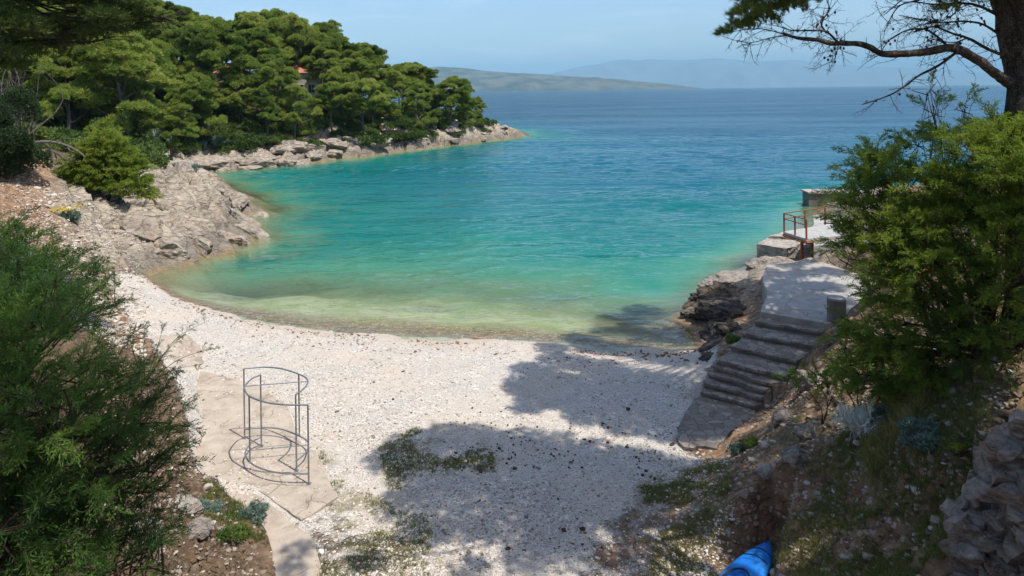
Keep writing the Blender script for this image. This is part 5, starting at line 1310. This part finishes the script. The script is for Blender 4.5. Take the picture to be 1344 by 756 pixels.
# second tall pine out to the right: shades the stairs, the wet pebbles and the water edge
tb2 = np.array([17.5, 20.0, 0]); tb2[2] = hz(17.5, 20) - .3
root = empty('pine_tree', tb2, 'tall pine beyond the right edge whose boughs shade the stairs and shallows', 'pine tree')
TR2 = spline([[0, 0, 0], [-.3, .4, 4], [-1.2, .8, 9], [-2.6, 1.4, 13]], 20)
g = Geo(); tube(g, TR2, np.linspace(.34, .12, 20), 12, rough=.15); g.build('trunk', M['bark'], root, smooth=True)
SH2 = [(1000, 470, 1.0), (1040, 440, 1.0), (950, 500, 1.0), (980, 520, .9), (1065, 432, .9), (945, 470, .9), (1020, 490, .9), (1035, 520, .9), (1060, 480, .9), (1080, 460, .9), (970, 545, .8), (1010, 545, .8), (915, 545, .8), (690, 500, .9), (715, 520, 1.0), (740, 525, .9), (770, 520, 1.1), (820, 530, 1.1), (860, 540, 1.0), (900, 550, 1.0), (930, 560, .9), (700, 480, .9), (820, 495, 1.1), (860, 510, 1.1), (900, 515, 1.0), (700, 510, 1.0), (725, 490, 1.1), (760, 500, 1.2), (745, 465, 1.2), (795, 475, 1.2), (800, 510, 1.2), (840, 490, 1.2), (880, 500, 1.1), (845, 525, 1.1), (890, 535, 1.0), (790, 440, 1.2), (830, 445, 1.2), (870, 455, 1.2), (910, 470, 1.1), (770, 545, .8), (820, 555, .8), (870, 560, .8),
       (820, 410, 1.4), (860, 420, 1.3), (900, 425, 1.2), (770, 425, 1.0), (730, 445, .9), (850, 395, 1.1), (910, 570, .8), (930, 530, 1.0), (960, 510, 1.0), (980, 480, 1.0), (1010, 460, .9), (1000, 430, .5), (1040, 450, .8), (690, 535, .55), (960, 560, .8), (950, 480, .9), (1050, 400, .8), (1020, 385, .6), (1085, 380, .9), (960, 420, .9), (985, 400, .7), (1090, 420, .8), (1035, 375, .7), (1070, 380, .8), (1040, 405, .6), (1075, 405, .7), (1020, 400, .5), (1050, 345, .9), (1090, 360, .9), (1045, 388, .7), (1060, 405, .6), (1030, 365, .7), (1080, 395, .8), (1010, 390, .5), (1100, 400, .9), (1055, 362, .8), (1035, 352, .7), (1065, 415, .5), (1025, 380, .5), (1110, 440, .8), (1130, 420, .9), (1100, 460, .8), (940, 400, .9), (960, 390, .8), (975, 410, .8), (930, 420, .8)]
pads = []
for a, b_, r in SH2:
    g0 = 1.5 if (a > 985 and b_ < 440) else (.9 if (a > 985 and b_ < 490) else 0)
    pads.append(shadow_pad(a, b_, r * .86, rng.uniform(16.0, 18.5), g0))
pads = clear_sun(pads)
cr, bg = Geo(), Geo(); near_pads(cr, bg, pads, rng, TR2[10:], L_=.22, w=.018, k=8, dens=600, origin=tb2, limb=.07)
bg.build('bough', M['bark'], root, smooth=True); cr.build('crown', M['pinenear'], root)

# left near pine with dark overhanging boughs
tb3 = WD(-95, 200, 24); tb3[2] = hz(tb3[0], tb3[1]) - .3
root = empty('pine_tree', tb3, 'dark overhanging pine boughs hanging in from the top left corner', 'pine tree')
TR3 = spline([[0, 0, 0], [.3, 0, 3], [1.0, .2, 7], [2.2, .2, 11]], 20)
g = Geo(); tube(g, TR3, np.linspace(.32, .12, 20), 12, rough=.15); g.build('trunk', M['bark'], root, smooth=True)
pads = []
for _ in range(105):
    px = rng.uniform(-60, 165); lim = np.interp(px, [-60, 0, 50, 90, 165], [140, 95, 66, 54, 24]); py = rng.uniform(-190, lim)
    pads.append((WD(px, py, rng.uniform(19, 26)), rng.uniform(.5, .95)))
for px, py in ((150, 35), (170, 40), (120, 45), (185, 38), (60, 62), (20, 70), (100, 55), (140, 10), (165, 15), (30, 48), (75, 30)): pads.append((WD(px, py, rng.uniform(20, 23)), .5))
for (c_, r_) in list(pads)[::2]:
    q_ = c_ + SUNV * rng.uniform(3.0, 5.5)
    if (q_[2] - CH) / q_[1] > .20: pads.append((q_, .95))
cr, bg = Geo(), Geo(); near_pads(cr, bg, pads, rng, TR3[6:], L_=.19, w=.014, k=8, dens=300, origin=tb3, limb=.05, col=(.0, .35))
for P in ([(-10, 42), (40, 34), (90, 38), (150, 32), (215, 28)], [(120, 30), (160, 24), (200, 22), (226, 27)], [(0, 60), (50, 52), (110, 56), (150, 48)]):
    Q = spline([WD(x, y, 21.5) - tb3 for x, y in P], 24); tube(bg, Q, np.linspace(.07, .02, 24), 6); twiggy(bg, Q, rng, 40, .8, .012, -.1)
bg.build('bough', M['bark'], root, smooth=True); cr.build('crown', M['pinenear'], root)
# grey dead thicket below the boughs
b0 = WD(18, 165, 50); b0[2] = hz(b0[0], b0[1]); root = empty('bare_shrub', b0, 'grey leafless thicket under the dark boughs at the left edge', 'shrub'); g = Geo()
for i in range(34):
    e = WD(rng.uniform(-15, 62), rng.uniform(62, 150), rng.uniform(48, 52)) - b0; a = np.array([rng.normal(0, .9), rng.normal(0, .6), 0])
    Q = spline([a, (a + e) / 2 + rng.normal(0, .6, 3), e], 9); tube(g, Q, np.linspace(.05, .01, 9), 4, caps=False)
    if i % 2: twiggy(g, Q, rng, 5, .9, .012, .05)
g.build('twigs', M['barkgrey'], root)
# shading pines out of frame on the left (cast the shade on the left tamarisk)
tb4 = np.array([-3.2, 1.2, 0.]); tb4[2] = hz(-3.2, 1.2) - .3
root = empty('pine_tree', tb4, 'pine behind the viewpoint whose boughs shade the left tamarisk', 'pine tree')
TR4 = spline([[0, 0, 0], [.2, 0, 3], [.1, .6, 6], [0, 1.4, 9]], 16)
g = Geo(); tube(g, TR4, np.linspace(.25, .1, 16), 10, rough=.15); g.build('trunk', M['bark'], root, smooth=True)
pads = []
for px, py, D, r in ((150, 560, 7, .55), (180, 640, 7, .6), (100, 700, 6.8, .7), (200, 720, 7.4, .6), (60, 450, 7, .45), (40, 700, 6.5, .5), (120, 480, 7.2, .45), (130, 640, 7, .5), (-20, 600, 6.6, .35), (230, 700, 9.5, .7), (270, 730, 10, .6), (310, 740, 11, .45), (180, 740, 8.5, .7), (240, 760, 9.5, .6), (395, 712, 13.5, .32), (290, 700, 11.5, .3)):
    p = WD(px, py, D); t = (15.5 + rng.uniform(-.8, .8) - p[2]) / SUNV[2]; pads.append((p + SUNV * t, r))
cr, bg = Geo(), Geo(); near_pads(cr, bg, pads, rng, TR4[8:], L_=.2, w=.016, k=8, dens=480, origin=tb4, limb=.045)
bg.build('bough', M['bark'], root, smooth=True); cr.build('crown', M['pinenear'], root)

# ------------------------------------------------------------------ scattered stuff
def scatter_px(n, x0, x1, y0, y1, rng, z=0.0):
    px = rng.uniform(x0, x1, n); py = rng.uniform(y0, y1, n)
    u, v = px - CXP, HY - py; a = u * _c + v * _s; c = v * _c - u * _s; t = (z - CH) / c
    return a * t, F * t
def stones(name, label, x, y, s, rng, mat, vr=None, sink=.25):
    V, Fc = ico(1); V = V * (1 + .0)
    n = len(x); z = hza(x, y)
    for P_, z_ in FLAT[:3]: z = np.where(inside(x, y, P_), np.maximum(z, z_ + .02), z)
    ang = rng.uniform(0, 6.28, n); sc = np.stack([s * rng.uniform(.8, 1.4, n), s * rng.uniform(.7, 1.1, n), s * rng.uniform(.4, .75, n)], 1)
    P = V[None] * (1 + .22 * rng.normal(size=(n, len(V), 1))) * sc[:, None, :]
    ca, sa = np.cos(ang)[:, None], np.sin(ang)[:, None]
    X = P[:, :, 0] * ca - P[:, :, 1] * sa + x[:, None]; Y = P[:, :, 0] * sa + P[:, :, 1] * ca + y[:, None]; Z = P[:, :, 2] + (z + sc[:, 2] * (.5 - sink))[:, None]
    g = Geo(); vv = rng.uniform(0, 1, n) if vr is None else vr
    g.add(np.stack([X, Y, Z], 2).reshape(-1, 3), (Fc[None] + (np.arange(n) * len(V))[:, None, None]).reshape(-1, 3), np.repeat(vv, len(V)))
    return tag(g.build(name, M[mat]), label, kind='stuff')
rng = np.random.default_rng(99)
x, y = scatter_px(62000, 150, 1000, 380, 800, rng)
m_ = smask(x, y, BEACH, .4) * (.25 + .75 * sstep(-.35, .35, fbm(x * .45, y * .45, seed=101, o=3))) > rng.random(len(x)) * .9
PAV = [[W(*q, 0)[:2] for q in pp] for pp in ([(262, 486), (338, 505), (384, 548), (392, 580), (412, 592), (443, 652), (396, 682), (338, 640), (270, 632), (250, 596)], [(917, 517), (884, 572), (890, 584), (945, 588), (992, 537)], [(335, 648), (368, 672), (413, 712), (424, 800), (352, 800), (345, 690)])]
for P in PAV: m_ &= ~(inside(x, y, P) & (rng.random(len(x)) > .10 + .25 * (vn(x * 1.3, y * 1.3, seed=77) > .35)))
x, y = x[m_], y[m_]
stones('pebbles', 'loose pale and grey pebbles covering the beach', x, y, rng.gamma(3, .0050, len(x)) + .006, rng, 'pebble', sink=.3)
x, y = scatter_px(9000, 960, 1344, 480, 800, rng, 1.5); k = x > 4.2; x, y = x[k], y[k]
x2, y2 = scatter_px(5000, 120, 340, 380, 790, rng, .8); k = ~(smask(x2, y2, BEACH, .2) > .8)
x = np.concatenate([x, x2[k]]); y = np.concatenate([y, y2[k]])
for P in PAV + [STAIR]: 
    k = ~inside(x, y, P); x, y = x[k], y[k]
stones('rubble', 'stony rubble scattered over the red soil banks', x, y, np.minimum(rng.gamma(1.2, .014, len(x)) + .009, .11), rng, 'rubble', rng.uniform(0, 1, len(x)))
x, y = scatter_px(5200, 20, 190, 290, 420, rng, 2.0)
stones('scree', 'broken stones on the left headland slope', x, y, np.minimum(rng.gamma(1.2, .026, len(x)) + .015, .22), rng, 'pebble', rng.uniform(.15, .75, len(x)))
# dark cones and leaf litter
x1, y1 = scatter_px(420, 560, 930, 555, 620, rng); x2, y2 = scatter_px(260, 480, 930, 480, 756, rng); x3, y3 = scatter_px(40, 250, 700, 470, 700, rng)
x, y = np.concatenate([x1, x2, x3]), np.concatenate([y1, y2, y3]); k = vn(x * .9, y * .9, seed=88) + .6 * vn(x * 2.3, y * 2.3, seed=89) > .12; x, y = x[k], y[k]
o = stones('pine_cones', 'dark fallen cones and bark bits strewn over the pebbles', x, y, rng.gamma(3, .0065, len(x)) + .005, rng, 'cone', sink=0)
cb = spline(coast_beach, 200); ti = rng.integers(0, 200, 1500); off = np.abs(rng.normal(.75, .22, 1500)) + (rng.random(1500) < .3) * rng.uniform(.5, 1.6, 1500)
wx = cb[ti, 0] + rng.normal(0, .15, 1500); wy = cb[ti, 1] - off; k = vn(wx * .8, wy * .5, seed=44) > -.1
stones('beach_wrack', 'thin line of reddish dry seaweed and bits along the waterline', wx[k], wy[k], rng.gamma(2, .010, k.sum()) + .006, rng, 'wrack', sink=.1)
# grass
def grass(name, label, x, y, hgt, rng, blades=9, w=.006, col=(.1, .6), mat='grass'):
    z = hza(x, y); C = np.stack([x, y, z - .01], 1); n = len(x)
    C = np.repeat(C, 3, 0) + np.concatenate([rng.normal(0, .04, (3 * n, 2)), np.zeros((3 * n, 1))], 1)
    g = Geo(); D = np.tile([0, 0, 1.0], (3 * n, 1)) + rng.normal(0, .2, (3 * n, 3))
    needles(g, C, D, blades // 3, hgt, w, .38, rng, rng.uniform(*col, 3 * n)); return tag(g.build(name, M[mat]), label, kind='stuff')
gx, gy = [], []
for P, dn in zip(GRASSP, (1500, 4200, 2600, 3000, 500)):
    P = np.array(P); a = rng.uniform(P[:, 0].min(), P[:, 0].max(), dn * 2); b_ = rng.uniform(P[:, 1].min(), P[:, 1].max(), dn * 2)
    k = inside(a, b_, P) & (fbm(a * 1.3, b_ * 1.3, seed=90, o=3) + .3 * rng.random(len(a)) > .22); gx.append(a[k]); gy.append(b_[k])
grass('grass', 'thin short grass growing in patches through the pebbles', np.concatenate(gx), np.concatenate(gy), .065, rng, 9, .0045, (.1, .95))
x, y = scatter_px(9000, 1000, 1300, 590, 800, rng, 2.0); k = (x > 4.9) & (fbm(x * 1.1, y * 1.1, seed=92, o=3) > -.35); x, y = x[k], y[k]
grass('dry_grass', 'dry olive grass over the shaded right slope', x, y, .10, rng, 12, .004, (.25, 1.0))
x, y = scatter_px(420, 1140, 1230, 540, 600, rng, 3.0)
grass('tall_grass', 'taller yellow grass clump behind the cushion plant', x, y, .34, rng, 12, .005, (.4, 1.0))
x, y = scatter_px(900, 265, 345, 640, 700, rng, .3); k = fbm(x * 1.8, y * 1.8, seed=94, o=2) > -.1; x, y = x[k], y[k]
grass('grass_verge', 'yellow-green grass verge between rubble and slab', x, y, .10, rng, 9, .005, (.2, .8))

# ------------------------------------------------------------------ sky, sun, haze, camera
w = bpy.data.worlds.new('World'); SC.world = w; w.use_nodes = True; nt = w.node_tree; nt.nodes.clear(); b = NB(nt)
sky = b.n('ShaderNodeTexSky', sky_type='NISHITA', sun_disc=False, sun_elevation=SUN_EL, sun_rotation=math.atan2(SUNV[0], SUNV[1]), altitude=0, air_density=1.0, dust_density=1.2, ozone_density=3.0)
tc = b.n('ShaderNodeTexCoord').outputs['Generated']
cl = b.rng(b.noise(b.mapping(tc, (1.2, 1.2, 7)), 3.2, 7, .62, .5), .48, .78)
mx = b.mix(b.math('MULTIPLY', cl, .4), sky.outputs[0], (6.5, 6.9, 7.4))
bg_ = b.n('ShaderNodeBackground', inp={'Color': mx, 'Strength': .15}); o_ = b.n('ShaderNodeOutputWorld'); nt.links.new(bg_.outputs[0], o_.inputs[0])
ld = bpy.data.lights.new('sun', 'SUN'); ld.energy = 4.4; ld.angle = R(.53); ld.color = (1.0, .95, .87)
lo = bpy.data.objects.new('sun', ld); COL.objects.link(lo); lo.rotation_euler = Vector(tuple(-SUNV)).to_track_quat('-Z', 'Y').to_euler()
HAZE = True
if HAZE:
    g = Geo(); x0, x1, y0, y1, z0, z1 = -50000, 50000, -3500, 45000, -45, 1500
    box(g, ((x0 + x1) / 2, (y0 + y1) / 2, (z0 + z1) / 2), (x1 - x0, y1 - y0, z1 - z0))
    m, nt = newmat('haze_air'); b = NB(nt); v = b.n('ShaderNodeVolumePrincipled', inp={'Color': (.42, .76, 1.0, 1), 'Density': 6.2e-5, 'Anisotropy': -.3})
    o_ = b.n('ShaderNodeOutputMaterial'); nt.links.new(v.outputs[0], o_.inputs['Volume'])
    hz_o = g.build('haze', m); tag(hz_o, 'thin blue sea haze in the air', kind='stuff')
cd = bpy.data.cameras.new('camera'); co = bpy.data.objects.new('camera', cd); COL.objects.link(co)
cd.sensor_width = 36; cd.lens = F / 1344 * 36; cd.shift_y = -(378 - HY) / 1344; cd.clip_start = .1; cd.clip_end = 100000
co.matrix_world = Matrix.Translation((0, 0, CH)) @ Matrix.Rotation(ROLL, 4, 'Y') @ Matrix.Rotation(R(90), 4, 'X')
SC.camera = co
SC.view_settings.view_transform = 'Standard'; SC.view_settings.look = 'None'; SC.view_settings.exposure = 0.4; SC.view_settings.gamma = 1
SC.render.engine = 'CYCLES'
c = SC.cycles; c.use_denoising = True; c.max_bounces = 6; c.diffuse_bounces = 3; c.glossy_bounces = 2; c.transmission_bounces = 3; c.transparent_max_bounces = 8; c.volume_bounces = 0
c.caustics_reflective = False; c.caustics_refractive = False; c.sample_clamp_indirect = 4
# drop unused prototypes
for fl, lst in ((used, VARS), (bused, BV)):
    for u, (r, kids) in zip(fl, lst):
        if not u:
            for k in kids: bpy.data.objects.remove(k)
            bpy.data.objects.remove(r)
